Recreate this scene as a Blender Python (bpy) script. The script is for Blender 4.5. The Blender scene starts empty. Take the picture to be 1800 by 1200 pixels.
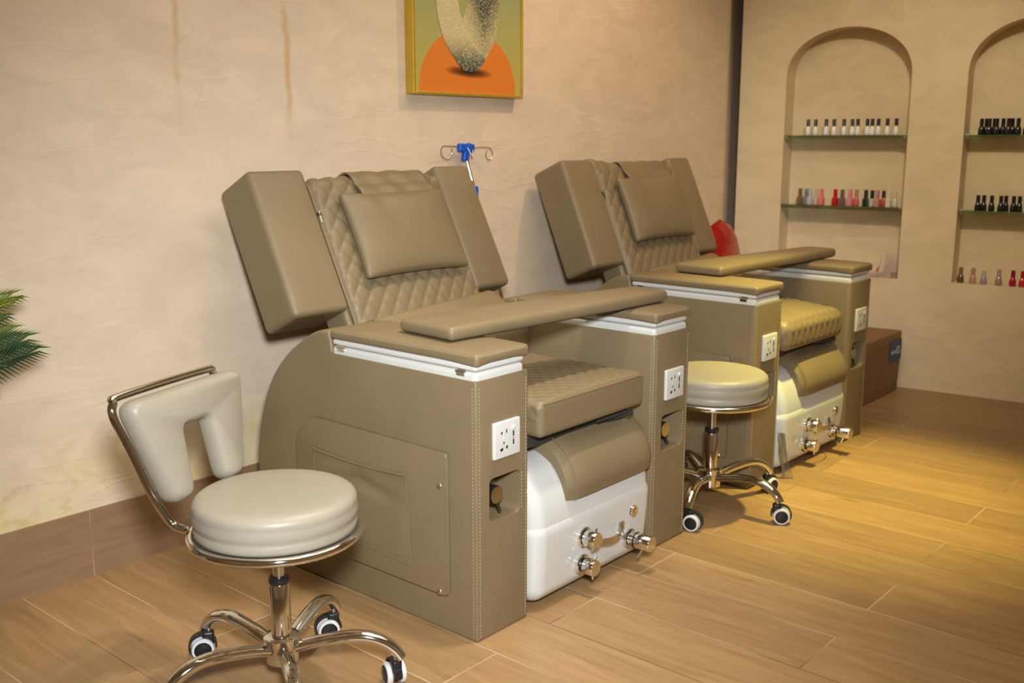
import bpy, bmesh, math, random
from mathutils import Vector, Matrix
from mathutils.geometry import tessellate_polygon
R = math.radians
PI = math.pi
random.seed(7)
C = bpy.context.scene.collection

# ------------------------------------------------------------------ camera
cam_d = bpy.data.cameras.new('camera')
cam = bpy.data.objects.new('camera', cam_d)
C.objects.link(cam)
cam.location = (-1.6127, -2.529, 1.1379)
cam.rotation_mode = 'XYZ'
cam.rotation_euler = (PI / 2 - 0.193, 0.0, -0.8618)
cam_d.sensor_width = 36.0
cam_d.lens = 36.0 * 1806.69 / 1800.0
cam_d.clip_start = 0.05
cam_d.dof.use_dof = True
cam_d.dof.focus_distance = 2.55
cam_d.dof.aperture_fstop = 4.5
bpy.context.scene.camera = cam

# ------------------------------------------------------------------ light
sc = bpy.context.scene
sc.view_settings.view_transform = 'Standard'
sc.view_settings.look = 'None'
sc.view_settings.exposure = 0.0
sc.view_settings.gamma = 1.0
sc.view_settings.use_curve_mapping = False
w = bpy.data.worlds.new('world')
sc.world = w
w.use_nodes = True
w.node_tree.nodes['Background'].inputs[0].default_value = (1.0, 0.86, 0.66, 1)
w.node_tree.nodes['Background'].inputs[1].default_value = 0.0


def lamp(name, kind, loc, target, energy, color, size=0.1, spot=None, blend=1.0, sizey=None):
    d = bpy.data.lights.new(name, kind)
    d.energy = energy
    d.color = color
    if kind == 'AREA':
        d.shape = 'RECTANGLE'
        d.size = size
        d.size_y = sizey or size
    else:
        d.shadow_soft_size = size
    if kind == 'SPOT':
        d.spot_size = spot
        d.spot_blend = blend
    o = bpy.data.objects.new(name, d)
    C.objects.link(o)
    o.location = loc
    o.rotation_euler = (Vector(target) - Vector(loc)).to_track_quat('-Z', 'Y').to_euler()
    return o


WARM = (1.0, 0.73, 0.38)
lamp('camera_flash', 'SPOT', (-1.56, -2.58, 1.43), (0.42, -0.42, 0.26), 365, (0.94, 1.0, 1.02), 0.11, R(68), 1.0)
lamp('ceiling_spot', 'SPOT', (1.66, -1.40, 2.66), (1.57, -1.25, 0), 455, (1.0, 0.89, 0.22), 0.05, R(41), 1.0)
lamp('overhead_fill', 'AREA', (0.5, -1.4, 2.68), (0.5, -1.4, 0), 29, (1.0, 0.88, 0.64), 2.4, sizey=2.0)  # added broad fill standing in for the warm ambient light from above
lamp('ceiling_spot', 'SPOT', (0.25, -1.20, 2.66), (0.10, -0.90, 0.6), 135, (1.0, 0.95, 0.80), 0.08, R(52), 1.0)
lamp('ceiling_spot', 'SPOT', (1.70, -1.05, 2.66), (1.75, 0.0, 1.05), 62, (1.0, 0.72, 0.46), 0.06, R(100), 1.0)
lamp('ceiling_spot', 'SPOT', (0.90, -1.75, 2.50), (3.15, -0.70, 0.95), 112, (1.0, 0.84, 0.52), 0.08, R(52), 1.0)  # added fill for the niches, hung low to weaken shade under the arches

# ------------------------------------------------------------------ materials
MATS = {}


def srgb(r, g, b):
    f = lambda c: (c / 255 / 12.92) if c / 255 <= 0.04045 else ((c / 255 + 0.055) / 1.055) ** 2.4
    return (f(r), f(g), f(b), 1)


class NT:
    def __init__(self, name):
        self.m = bpy.data.materials.new(name)
        self.m.use_nodes = True
        self.t = self.m.node_tree
        self.b = self.t.nodes['Principled BSDF']

    def n(self, typ, **kw):
        nd = self.t.nodes.new(typ)
        for k, v in kw.items():
            if hasattr(nd, k):
                setattr(nd, k, v)
            else:
                nd.inputs[k].default_value = v
        return nd

    def l(self, a, b):
        self.t.links.new(a, b)

    def ramp(self, stops, fac=None, interp='LINEAR'):
        nd = self.n('ShaderNodeValToRGB')
        nd.color_ramp.interpolation = interp
        e = nd.color_ramp.elements
        while len(e) < len(stops):
            e.new(0.5)
        for i, (p, c) in enumerate(stops):
            e[i].position = p
            e[i].color = c if len(c) == 4 else (*c, 1)
        if fac is not None:
            self.l(fac, nd.inputs[0])
        return nd

    def mix(self, a, b, fac, blend='MIX'):
        nd = self.n('ShaderNodeMix', data_type='RGBA', blend_type=blend)
        for sock, v in ((nd.inputs[0], fac), (nd.inputs[6], a), (nd.inputs[7], b)):
            if hasattr(v, 'is_linked'):
                self.l(v, sock)
            else:
                sock.default_value = v
        return nd.outputs[2]

    def math(self, op, a, b=None, c=None):
        nd = self.n('ShaderNodeMath', operation=op)
        for i, v in enumerate((a, b, c)):
            if v is None:
                continue
            if hasattr(v, 'is_linked'):
                self.l(v, nd.inputs[i])
            else:
                nd.inputs[i].default_value = v
        return nd.outputs[0]

    def coords(self, which='Object', scale=(1, 1, 1), rot=(0, 0, 0), loc=(0, 0, 0)):
        tc = self.n('ShaderNodeTexCoord')
        mp = self.n('ShaderNodeMapping')
        mp.inputs['Scale'].default_value = scale
        mp.inputs['Rotation'].default_value = rot
        mp.inputs['Location'].default_value = loc
        self.l(tc.outputs[which], mp.inputs[0])
        return mp.outputs[0]

    def noise(self, vec, scale, detail=4, rough=0.55, dist=0.0):
        nd = self.n('ShaderNodeTexNoise')
        nd.inputs['Scale'].default_value = scale
        nd.inputs['Detail'].default_value = detail
        nd.inputs['Roughness'].default_value = rough
        nd.inputs['Distortion'].default_value = dist
        self.l(vec, nd.inputs['Vector'])
        return nd.outputs['Fac']

    def bump(self, h, strength=0.2, dist=0.01, prev=None):
        nd = self.n('ShaderNodeBump')
        nd.inputs['Strength'].default_value = strength
        nd.inputs['Distance'].default_value = dist
        self.l(h, nd.inputs['Height'])
        if prev is not None:
            self.l(prev, nd.inputs['Normal'])
        self.l(nd.outputs[0], self.b.inputs['Normal'])
        return nd.outputs[0]


def plain(name, col, rough=0.5, metal=0.0, var=0.06, bump=0.0, bscale=300, coat=0.0, trans=0.0, ior=1.45, alpha=1.0):
    if name in MATS:
        return MATS[name]
    k = NT(name)
    v = k.coords()
    f = k.noise(v, 14, 3)
    a = tuple(min(1, c * (1 - var)) for c in col[:3]) + (1,)
    b = tuple(min(1, c * (1 + var)) for c in col[:3]) + (1,)
    k.l(k.ramp([(0.3, a), (0.7, b)], f).outputs[0], k.b.inputs['Base Color'])
    k.b.inputs['Roughness'].default_value = rough
    k.b.inputs['Metallic'].default_value = metal
    k.b.inputs['Coat Weight'].default_value = coat
    k.b.inputs['Coat Roughness'].default_value = 0.05
    k.b.inputs['Transmission Weight'].default_value = trans
    k.b.inputs['IOR'].default_value = ior
    k.b.inputs['Alpha'].default_value = alpha
    if bump:
        k.bump(k.noise(v, bscale, 3), bump, 0.002)
    MATS[name] = k.m
    return k.m


def leather(name, col, rough=0.46):
    k = NT(name)
    v = k.coords()
    big = k.noise(v, 5, 3)
    a = tuple(c * 0.94 for c in col[:3]) + (1,)
    b = tuple(c * 1.06 for c in col[:3]) + (1,)
    k.l(k.ramp([(0.3, a), (0.7, b)], big).outputs[0], k.b.inputs['Base Color'])
    k.b.inputs['Roughness'].default_value = rough
    k.b.inputs['Specular IOR Level'].default_value = 0.42
    vo = k.n('ShaderNodeTexVoronoi', feature='DISTANCE_TO_EDGE')
    vo.inputs['Scale'].default_value = 420
    k.l(v, vo.inputs['Vector'])
    b1 = k.bump(vo.outputs['Distance'], 0.10, 0.0012)
    k.bump(k.noise(v, 9, 3), 0.12, 0.012, b1)
    MATS[name] = k.m
    return k.m


TAUPE = leather('taupe_leather', (0.212, 0.155, 0.086))
STOOLL = leather('beige_leather', (0.325, 0.285, 0.222), 0.42)
STITCH = plain('stitch_thread', (0.47, 0.40, 0.27, 1), 0.8)
CHROME = plain('chrome', (0.78, 0.77, 0.75, 1), 0.07, 1.0, 0.02)
STEEL = plain('steel', (0.62, 0.60, 0.56, 1), 0.22, 1.0, 0.03)
DARKCH = plain('dark_chrome', (0.10, 0.10, 0.10, 1), 0.2, 0.9, 0.05)
WHITE = plain('white_plastic', (0.66, 0.655, 0.63, 1), 0.28, 0, 0.02)
TUBW = plain('white_gloss', (0.61, 0.615, 0.60, 1), 0.12, 0, 0.015, coat=0.6)
BLACK = plain('black_plastic', (0.012, 0.012, 0.013, 1), 0.35)
BLACKR = plain('black_rubber', (0.02, 0.02, 0.02, 1), 0.6)
GREYW = plain('grey_wheel', (0.62, 0.62, 0.62, 1), 0.4)
DARKIN = plain('dark_interior', (0.035, 0.030, 0.024, 1), 0.8)
BLUE = plain('blue_plastic', (0.008, 0.085, 0.52, 1), 0.35)
REDDOT = plain('red_indicator', (0.5, 0.02, 0.015, 1), 0.4)
HOLE = plain('socket_hole', (0.01, 0.01, 0.012, 1), 0.7)


def wall_material(name, base, hi, lo, stains=True):
    k = NT(name)
    v = k.coords()
    n1 = k.noise(v, 1.1, 5, 0.6, 0.4)
    n2 = k.noise(k.coords(scale=(1, 1, 2.2), rot=(0, R(35), 0)), 4.5, 6, 0.65, 0.8)
    c1 = k.ramp([(0.30, lo), (0.52, base), (0.74, hi)], n1).outputs[0]
    c2 = k.ramp([(0.36, tuple(c * 0.86 for c in base[:3])), (0.62, tuple(c * 1.06 for c in base[:3]))], n2).outputs[0]
    col = k.mix(c1, c2, 0.55)
    if stains:
        sep = k.n('ShaderNodeSeparateXYZ')
        k.l(v, sep.inputs[0])
        x, z = sep.outputs[0], sep.outputs[2]
        # ochre damp streaks running down from above
        wob = k.noise(k.coords(scale=(1, 1, 1.5)), 6, 4, 0.6)
        for (x0, zb, wd, st) in ((0.322, 1.14, 0.008, 0.8), (0.072, 1.44, 0.006, 0.6), (-0.040, 1.22, 0.006, 0.6)):
            dx = k.math('ABSOLUTE', k.math('SUBTRACT', x, k.math('MULTIPLY_ADD', wob, 0.05, x0 - 0.025)))
            f = k.math('SUBTRACT', 1.0, k.math('DIVIDE', dx, wd * 2.2))
            f = k.math('MAXIMUM', f, 0.0)
            up = k.n('ShaderNodeMapRange')
            up.inputs[1].default_value = zb - 0.06
            up.inputs[2].default_value = zb + 0.10
            k.l(z, up.inputs[0])
            pat = k.ramp([(0.38, (0, 0, 0)), (0.55, (1, 1, 1))], k.noise(k.coords(scale=(1, 1, 0.7)), 7, 3)).outputs[0]
            f = k.math('MULTIPLY', k.math('MULTIPLY', f, up.outputs[0]), k.math('MULTIPLY', pat, st))
            col = k.mix(col, (0.55, 0.33, 0.13, 1), f)
        # damp blisters just above the skirting
        low = k.n('ShaderNodeMapRange')
        low.inputs[1].default_value = 0.44
        low.inputs[2].default_value = 0.20
        k.l(z, low.inputs[0])
        bl = k.ramp([(0.50, (0, 0, 0)), (0.64, (1, 1, 1))], k.noise(v, 9, 6, 0.7, 0.6)).outputs[0]
        col = k.mix(col, (0.52, 0.34, 0.17, 1), k.math('MULTIPLY', k.math('MULTIPLY', bl, low.outputs[0]), 0.85))
        yl = k.ramp([(0.42, (0, 0, 0)), (0.66, (1, 1, 1))], k.noise(v, 4, 4)).outputs[0]
        col = k.mix(col, (0.72, 0.62, 0.30, 1), k.math('MULTIPLY', k.math('MULTIPLY', yl, low.outputs[0]), 0.95))
    k.l(col, k.b.inputs['Base Color'])
    k.b.inputs['Roughness'].default_value = 0.62
    k.b.inputs['Specular IOR Level'].default_value = 0.25
    # trowel marks: several stretched noises at different angles
    prev = None
    for ang, sc_, st in ((24, 9, 0.17), (-48, 7, 0.17), (82, 8, 0.16), (-12, 6, 0.13)):
        h = k.noise(k.coords(scale=(0.28, 1, 1), rot=(0, R(ang), 0), loc=(ang, 0, ang * .3)), sc_, 2, 0.45, 0.5)
        # a thin ridge along one contour of the noise, broken up by a mask
        h = k.ramp([(0.545, (0, 0, 0)), (0.560, (1, 1, 1)), (0.566, (0.15, 0.15, 0.15)), (0.60, (0, 0, 0))], h).outputs[0]
        msk = k.ramp([(0.50, (0, 0, 0)), (0.60, (1, 1, 1))], k.noise(k.coords(loc=(ang * .7, 3, 1)), 3.2, 2)).outputs[0]
        h = k.mix((0, 0, 0, 1), h, msk)
        prev = k.bump(h, st * (1.0 if stains else 0.25), 0.005, prev)
    prev = k.bump(k.noise(v, 3.5, 4, 0.6, 0.8), 0.18 if stains else 0.06, 0.012, prev)
    prev = k.bump(k.noise(v, 30, 6, 0.7), 0.08, 0.006, prev)
    MATS[name] = k.m
    return k.m


WALL = wall_material('plaster_wall', (0.68, 0.545, 0.41, 1), (0.715, 0.585, 0.445, 1), (0.665, 0.505, 0.365, 1))
NICHEW = wall_material('smooth_plaster_wall', (0.70, 0.575, 0.415, 1), (0.73, 0.605, 0.445, 1), (0.66, 0.53, 0.37, 1), stains=False)


def plank_material(name, light, dark, vec_swap=True, uoff=0.0, voff=0.0):
    k = NT(name)
    tc = k.n('ShaderNodeTexCoord')
    sep = k.n('ShaderNodeSeparateXYZ')
    k.l(tc.outputs['Object'], sep.inputs[0])
    com = k.n('ShaderNodeCombineXYZ')
    if vec_swap:
        k.l(k.math('ADD', sep.outputs[1], uoff), com.inputs[0])
        k.l(k.math('ADD', sep.outputs[0], voff), com.inputs[1])
    else:
        k.l(k.math('ADD', sep.outputs[0], uoff), com.inputs[0])
        k.l(k.math('ADD', sep.outputs[2], voff), com.inputs[1])
    br = k.n('ShaderNodeTexBrick', offset=0.5, offset_frequency=2)
    br.inputs['Scale'].default_value = 1.0
    br.inputs['Brick Width'].default_value = 1.10
    br.inputs['Row Height'].default_value = 0.19
    br.inputs['Mortar Size'].default_value = 0.0016
    br.inputs['Mortar Smooth'].default_value = 0.3
    br.inputs['Color1'].default_value = (0, 0, 0, 1)
    br.inputs['Color2'].default_value = (1, 1, 1, 1)
    br.inputs['Mortar'].default_value = (0.5, 0.5, 0.5, 1)
    k.l(com.outputs[0], br.inputs['Vector'])
    # grain, offset plank by plank
    add = k.n('ShaderNodeVectorMath', operation='MULTIPLY_ADD')
    k.l(br.outputs['Color'], add.inputs[0])
    add.inputs[1].default_value = (7.3, 3.1, 5.7)
    k.l(com.outputs[0], add.inputs[2])
    mp = k.n('ShaderNodeMapping')
    mp.inputs['Scale'].default_value = (1.0, 9.0, 1.0)
    k.l(add.outputs[0], mp.inputs[0])
    g1 = k.noise(mp.outputs[0], 2.6, 6, 0.62, 1.2)
    mp2 = k.n('ShaderNodeMapping')
    mp2.inputs['Scale'].default_value = (2.0, 46.0, 1.0)
    k.l(add.outputs[0], mp2.inputs[0])
    g2 = k.noise(mp2.outputs[0], 3.0, 4, 0.6, 0.3)
    mid = tuple((a + b) / 2 for a, b in zip(light, dark))
    c1 = k.ramp([(0.30, dark), (0.5, mid), (0.66, light)], g1).outputs[0]
    c2 = k.ramp([(0.35, tuple(c * 0.84 for c in mid)), (0.65, tuple(min(1, c * 1.10) for c in mid))], g2).outputs[0]
    col = k.mix(c1, c2, 0.45)
    tone = k.ramp([(0, (0.84, 0.84, 0.84)), (1, (1.10, 1.10, 1.10))], br.outputs['Color']).outputs[0]
    col = k.mix(col, tone, 1.0, 'MULTIPLY')
    # knots and dark flecks
    mp3 = k.n('ShaderNodeMapping')
    mp3.inputs['Scale'].default_value = (3.0, 11.0, 1.0)
    k.l(add.outputs[0], mp3.inputs[0])
    fl = k.ramp([(0.68, (0, 0, 0)), (0.76, (1, 1, 1))], k.noise(mp3.outputs[0], 2.3, 3, 0.5, 0.4)).outputs[0]
    col = k.mix(col, (0.17, 0.10, 0.05, 1), k.math('MULTIPLY', fl, 0.6))
    seam = k.noise(com.outputs[0], 2.2, 2)
    sc1 = k.ramp([(0.42, (0.10, 0.06, 0.03)), (0.58, (0.62, 0.50, 0.33))], seam).outputs[0]
    col = k.mix(col, sc1, k.math('MULTIPLY', br.outputs['Fac'], 0.75))
    k.l(col, k.b.inputs['Base Color'])
    k.l(k.ramp([(0.3, (0.36, 0.36, 0.36)), (0.7, (0.46, 0.46, 0.46))], g1).outputs[0], k.b.inputs['Roughness'])
    k.b.inputs['Specular IOR Level'].default_value = 0.4
    h = k.math('SUBTRACT', k.math('MULTIPLY', g2, 0.25), br.outputs['Fac'])
    k.bump(h, 0.25, 0.0012)
    MATS[name] = k.m
    return k.m


FLOOR = plank_material('oak_plank_tile', (0.405, 0.248, 0.117, 1), (0.265, 0.148, 0.064, 1), True, 1.655, -0.945)
SKIRT = plank_material('oak_plank_skirting', (0.36, 0.22, 0.125, 1), (0.25, 0.145, 0.078, 1), False, 0.385 + .55, 0.005)
CEIL = plain('ceiling_paint', (0.78, 0.72, 0.62, 1), 0.8)


def glass_mat(name, col, rough=0.02):
    k = NT(name)
    k.b.inputs['Base Color'].default_value = col
    k.b.inputs['Roughness'].default_value = rough
    k.b.inputs['Transmission Weight'].default_value = 0.92
    k.b.inputs['IOR'].default_value = 1.46
    v = k.coords()
    k.l(k.ramp([(0.3, tuple(c * 0.95 for c in col[:3])), (0.7, col)], k.noise(v, 6, 2)).outputs[0], k.b.inputs['Base Color'])
    MATS[name] = k.m
    return k.m


SHELFG = glass_mat('green_glass', (0.42, 0.60, 0.36, 1))

# ------------------------------------------------------------------ mesh helpers


def arc_samples(a, b, r, m, k=3):
    r = min(r, (b - a) / 2 - 1e-6)
    t = [a + r * (1 - math.tan(PI / 4 * (1 - i / k))) for i in range(k)]
    mid = [a + r + (b - a - 2 * r) * i / max(1, m) for i in range(m + 1)]
    e = [b - r * (1 - math.tan(PI / 4 * (1 - i / k))) for i in range(k - 1, -1, -1)]
    return t + mid + e


def rbox(bm, lo, hi, r, k=3, m=(1, 1, 1), f=None, mi=0, M=None):
    """rounded box with a regular grid on each side; f deforms a point"""
    lo, hi = Vector(lo), Vector(hi)
    rr = min(r, *((hi[i] - lo[i]) / 2 - 1e-5 for i in range(3)))
    S = [arc_samples(lo[i], hi[i], rr, m[i], k) for i in range(3)]
    n = [len(s) for s in S]
    cache = {}

    def V(i, j, l):
        key = (i, j, l)
        if key not in cache:
            q = Vector((S[0][i], S[1][j], S[2][l]))
            c = Vector([min(max(q[a], lo[a] + rr), hi[a] - rr) for a in range(3)])
            d = q - c
            if d.length > 1e-9:
                q = c + d.normalized() * rr
            if f:
                q = Vector(f(q))
            if M is not None:
                q = M @ q
            cache[key] = bm.verts.new(q)
        return cache[key]

    def face(vs):
        fc = bm.faces.new(vs)
        fc.material_index = mi
        fc.smooth = True

    X, Y, Z = n[0] - 1, n[1] - 1, n[2] - 1
    for i in range(X):
        for j in range(Y):
            face([V(i, j, 0), V(i, j + 1, 0), V(i + 1, j + 1, 0), V(i + 1, j, 0)])
            face([V(i, j, Z), V(i + 1, j, Z), V(i + 1, j + 1, Z), V(i, j + 1, Z)])
    for i in range(X):
        for l in range(Z):
            face([V(i, 0, l), V(i + 1, 0, l), V(i + 1, 0, l + 1), V(i, 0, l + 1)])
            face([V(i, Y, l), V(i, Y, l + 1), V(i + 1, Y, l + 1), V(i + 1, Y, l)])
    for j in range(Y):
        for l in range(Z):
            face([V(0, j, l), V(0, j, l + 1), V(0, j + 1, l + 1), V(0, j + 1, l)])
            face([V(X, j, l), V(X, j + 1, l), V(X, j + 1, l + 1), V(X, j, l + 1)])


def lathe(bm, prof, seg=32, M=None, mi=0, cap=True):
    """profile [(r, z)] turned round z"""
    rings = []
    for r, z in prof:
        if r < 1e-6:
            p = Vector((0, 0, z))
            rings.append([bm.verts.new(M @ p if M is not None else p)])
        else:
            ring = []
            for i in range(seg):
                a = 2 * PI * i / seg
                p = Vector((r * math.cos(a), r * math.sin(a), z))
                ring.append(bm.verts.new(M @ p if M is not None else p))
            rings.append(ring)
    for a, b in zip(rings, rings[1:]):
        for i in range(seg):
            j = (i + 1) % seg
            if len(a) == 1 and len(b) == 1:
                continue
            if len(a) == 1:
                f = bm.faces.new([a[0], b[i], b[j]])
            elif len(b) == 1:
                f = bm.faces.new([a[i], a[j], b[0]])
            else:
                f = bm.faces.new([a[i], a[j], b[j], b[i]])
            f.smooth = True
            f.material_index = mi
    if cap:
        for ring in (rings[0], rings[-1]):
            if len(ring) > 2:
                f = bm.faces.new(ring)
                f.material_index = mi


def smooth_path(pts, n=8):
    """Catmull-Rom through pts"""
    P = [Vector(p) for p in pts]
    out = []
    for i in range(len(P) - 1):
        p0 = P[i - 1] if i else P[0] * 2 - P[1]
        p1, p2 = P[i], P[i + 1]
        p3 = P[i + 2] if i + 2 < len(P) else P[-1] * 2 - P[-2]
        for s in range(n):
            t = s / n
            out.append(0.5 * ((2 * p1) + (p2 - p0) * t + (2 * p0 - 5 * p1 + 4 * p2 - p3) * t * t + (3 * p1 - p0 - 3 * p2 + p3) * t ** 3))
    out.append(P[-1])
    return out


def tube(bm, pts, rad, seg=12, mi=0, closed=False, flat=1.0, M=None):
    """tube along pts; rad number or list; flat squashes the second axis"""
    P = [Vector(p) for p in pts]
    n = len(P)
    rs = rad if isinstance(rad, (list, tuple)) else [rad] * n
    rings = []
    prev = None
    for i in range(n):
        if closed:
            t = (P[(i + 1) % n] - P[i - 1]).normalized()
        else:
            t = (P[min(i + 1, n - 1)] - P[max(i - 1, 0)]).normalized()
        if prev is None:
            a = Vector((0, 0, 1)) if abs(t.z) < 0.9 else Vector((1, 0, 0))
            u = t.cross(a).normalized()
        else:
            u = (prev - t * prev.dot(t)).normalized()
        prev = u
        v = t.cross(u)
        ring = []
        for s in range(seg):
            an = 2 * PI * s / seg
            p = P[i] + (u * math.cos(an) + v * math.sin(an) * flat) * rs[i]
            ring.append(bm.verts.new(M @ p if M is not None else p))
        rings.append(ring)
    pairs = list(zip(rings, rings[1:]))
    if closed:
        pairs.append((rings[-1], rings[0]))
    for a, b in pairs:
        for i in range(seg):
            j = (i + 1) % seg
            f = bm.faces.new([a[i], a[j], b[j], b[i]])
            f.smooth = True
            f.material_index = mi
    if not closed:
        for ring in (rings[0][::-1], rings[-1]):
            f = bm.faces.new(ring)
            f.material_index = mi


def box(bm, lo, hi, mi=0, M=None):
    v = []
    for z in (lo[2], hi[2]):
        for x, y in ((lo[0], lo[1]), (hi[0], lo[1]), (hi[0], hi[1]), (lo[0], hi[1])):
            p = Vector((x, y, z))
            v.append(bm.verts.new(M @ p if M is not None else p))
    for idx in ((0, 3, 2, 1), (4, 5, 6, 7), (0, 1, 5, 4), (1, 2, 6, 5), (2, 3, 7, 6), (3, 0, 4, 7)):
        f = bm.faces.new([v[i] for i in idx])
        f.material_index = mi


def prism(bm, pts, axis, a, b, bev=0.0, seg=2, mi=0):
    """outline pts (2-D) extruded along axis ('x': pts are (y,z)); optional bevel of both rims"""
    def mk(p, t):
        return Vector((t, p[0], p[1])) if axis == 'x' else (Vector((p[0], t, p[1])) if axis == 'y' else Vector((p[0], p[1], t)))
    v0 = [bm.verts.new(mk(p, a)) for p in pts]
    v1 = [bm.verts.new(mk(p, b)) for p in pts]
    n = len(pts)
    fs = [bm.faces.new(v0[::-1]), bm.faces.new(v1)]
    for i in range(n):
        fs.append(bm.faces.new([v0[i], v0[(i + 1) % n], v1[(i + 1) % n], v1[i]]))
    for f in fs:
        f.material_index = mi
    if bev:
        ed = list(set(e for f in fs[:2] for e in f.edges))
        bmesh.ops.bevel(bm, geom=ed, offset=bev, segments=seg, profile=0.5, affect='EDGES')


def finish(name, bm, mats, parent=None, angle=40, recalc=True):
    if recalc:
        bmesh.ops.recalc_face_normals(bm, faces=bm.faces)
    me = bpy.data.meshes.new(name)
    bm.to_mesh(me)
    bm.free()
    for m in (mats if isinstance(mats, (list, tuple)) else [mats]):
        me.materials.append(m)
    if angle:
        me.shade_smooth()
        me.set_sharp_from_angle(angle=R(angle))
    o = bpy.data.objects.new(name, me)
    C.objects.link(o)
    if parent:
        o.parent = parent
    return o


def thing(name, label, cat, loc=(0, 0, 0), rotz=0.0, group=None):
    o = bpy.data.objects.new(name, None)
    o.empty_display_size = 0.1
    C.objects.link(o)
    o.location = loc
    o.rotation_euler = (0, 0, rotz)
    return tag(o, label, cat, group)


def tag(o, label, cat, group=None):
    o['label'] = label
    o['category'] = cat
    if group:
        o['group'] = group
    return o


def struct(name, bm, mats, angle=30):
    o = finish(name, bm, mats, None, angle)
    o['kind'] = 'structure'
    return o


def copy_tree(o, parent=None):
    c = o.copy()
    C.objects.link(c)
    if parent:
        c.parent = parent
    for ch in list(o.children):
        copy_tree(ch, c)
    return c


def rounded_poly(pts, r, n=5):
    """round the corners of polygon pts; r a number or a list"""
    out = []
    N = len(pts)
    for i in range(N):
        rr = r[i] if isinstance(r, (list, tuple)) else r
        p, a, b = Vector(pts[i]), Vector(pts[i - 1]), Vector(pts[(i + 1) % N])
        if rr <= 0:
            out.append(tuple(p))
            continue
        da, db = (a - p), (b - p)
        rr = min(rr, da.length * 0.49, db.length * 0.49)
        s, e = p + da.normalized() * rr, p + db.normalized() * rr
        for j in range(n + 1):
            t = j / n
            out.append(tuple((1 - t) ** 2 * s + 2 * t * (1 - t) * p + t * t * e))
    return out


def stitches(bm, a, b, nrm, rad=0.0007, pitch=0.0085, dash=0.0055):
    """a row of thread dashes from a to b, lying on a surface with normal nrm"""
    a, b, nrm = Vector(a), Vector(b), Vector(nrm).normalized()
    L = (b - a).length
    t = (b - a).normalized()
    n = int(L / pitch)
    for i in range(n):
        p = a + t * (i * pitch) + nrm * 0.0002
        tube(bm, [p, p + t * dash], rad, 4)


def stitch_row(a, b, nrm, parent):
    bm = bmesh.new()
    stitches(bm, a, b, nrm)
    return finish('stitching', bm, STITCH, parent, 0)


# ------------------------------------------------------------------ the room
TB = 0.1072
XB = 3.0567
Hc = 2.7
YR, XL = -4.3, -3.1
bm = bmesh.new()
box(bm, (XL - .1, YR - .1, -0.06), (4.0, 0.2, 0.0))
struct('floor', bm, FLOOR)
bm = bmesh.new()
box(bm, (XL - .1, YR - .1, Hc), (4.0, 0.2, Hc + 0.06))
struct('ceiling', bm, CEIL)
# long plaster wall: its end curves into a slot added to darken the corner
bm = bmesh.new()
prof = [(XL, 0.0)]
prof += [(XL + (2.90 - XL) * i / 12, 0.0) for i in range(1, 13)]
for i in range(1, 9):
    a = PI / 2 * i / 8
    prof.append((2.90 + 0.13 * math.sin(a), 0.13 * (1 - math.cos(a)) * 0.8))
prof += [(3.05, 0.16), (3.4, 0.16)]
rows = []
for z in (0, 0.9, 1.8, Hc):
    rows.append([bm.verts.new((x, y, z)) for x, y in prof])
for a, b in zip(rows, rows[1:]):
    for i in range(len(prof) - 1):
        bm.faces.new([a[i], a[i + 1], b[i + 1], b[i]])
back = [[bm.verts.new((x, 0.24, z)) for x in (XL, 3.4)] for z in (0, Hc)]
bm.faces.new([back[0][0], back[1][0], back[1][1], back[0][1]])
struct('wall_back', bm, WALL, 50)

# skirting of plank tile along the plaster wall
bm = bmesh.new()
box(bm, (XL, -0.009, 0), (2.9, 0.0, 0.1805))
struct('baseboard_back', bm, SKIRT)

# niche wall, built in its own frame: s along the wall, depth d into it, z up
MN = Matrix(((math.sin(TB), math.cos(TB), 0, XB), (-math.cos(TB), math.sin(TB), 0, 0), (0, 0, 1, 0), (0, 0, 0, 1)))
SN = 4.5
DEP = 0.12


def arch(s0, s1, zb, zs, zt, n=64):
    c, h = (s0 + s1) / 2, (s1 - s0) / 2
    pts = [(s1, zb), (s1, zs)]
    for i in range(1, n):
        a = PI * i / n
        pts.append((c + h * math.cos(a), zs + (zt - zs) * math.sin(a) ** 0.92))
    pts += [(s0, zs), (s0, zb)]
    return pts


NICHES = [(0.232, 0.808), (1.044, 1.62), (1.856, 2.432)]
ZB, ZS, ZT = 0.508, 1.43, 1.65
bm = bmesh.new()


def nv(s, d, z):
    return bm.verts.new((s, d, z))


edges_s = [0.0]
for s0, s1 in NICHES:
    edges_s += [s0, s1]
edges_s.append(SN)
# piers and the masonry below and above each arch
for i in range(0, len(edges_s), 2):
    a, b = edges_s[i], edges_s[i + 1]
    bm.faces.new([nv(a, 0, 0), nv(b, 0, 0), nv(b, 0, Hc), nv(a, 0, Hc)])
for s0, s1 in NICHES:
    bm.faces.new([nv(s0, 0, 0), nv(s1, 0, 0), nv(s1, 0, ZB), nv(s0, 0, ZB)])
    pts = arch(s0, s1, ZB, ZS, ZT)[1:-1]
    fr = [nv(p[0], 0, p[1]) for p in pts]
    top = [nv(p[0], 0, Hc) for p in pts]
    for i in range(len(pts) - 1):
        bm.faces.new([fr[i], top[i], top[i + 1], fr[i + 1]])
    full = arch(s0, s1, ZB, ZS, ZT)
    f0 = [nv(p[0], 0, p[1]) for p in full]
    f1 = [nv(p[0], DEP, p[1]) for p in full]
    n = len(full)
    for i in range(n):
        j = (i + 1) % n
        bm.faces.new([f0[i], f0[j], f1[j], f1[i]])
    bm.faces.new(f1)
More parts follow.
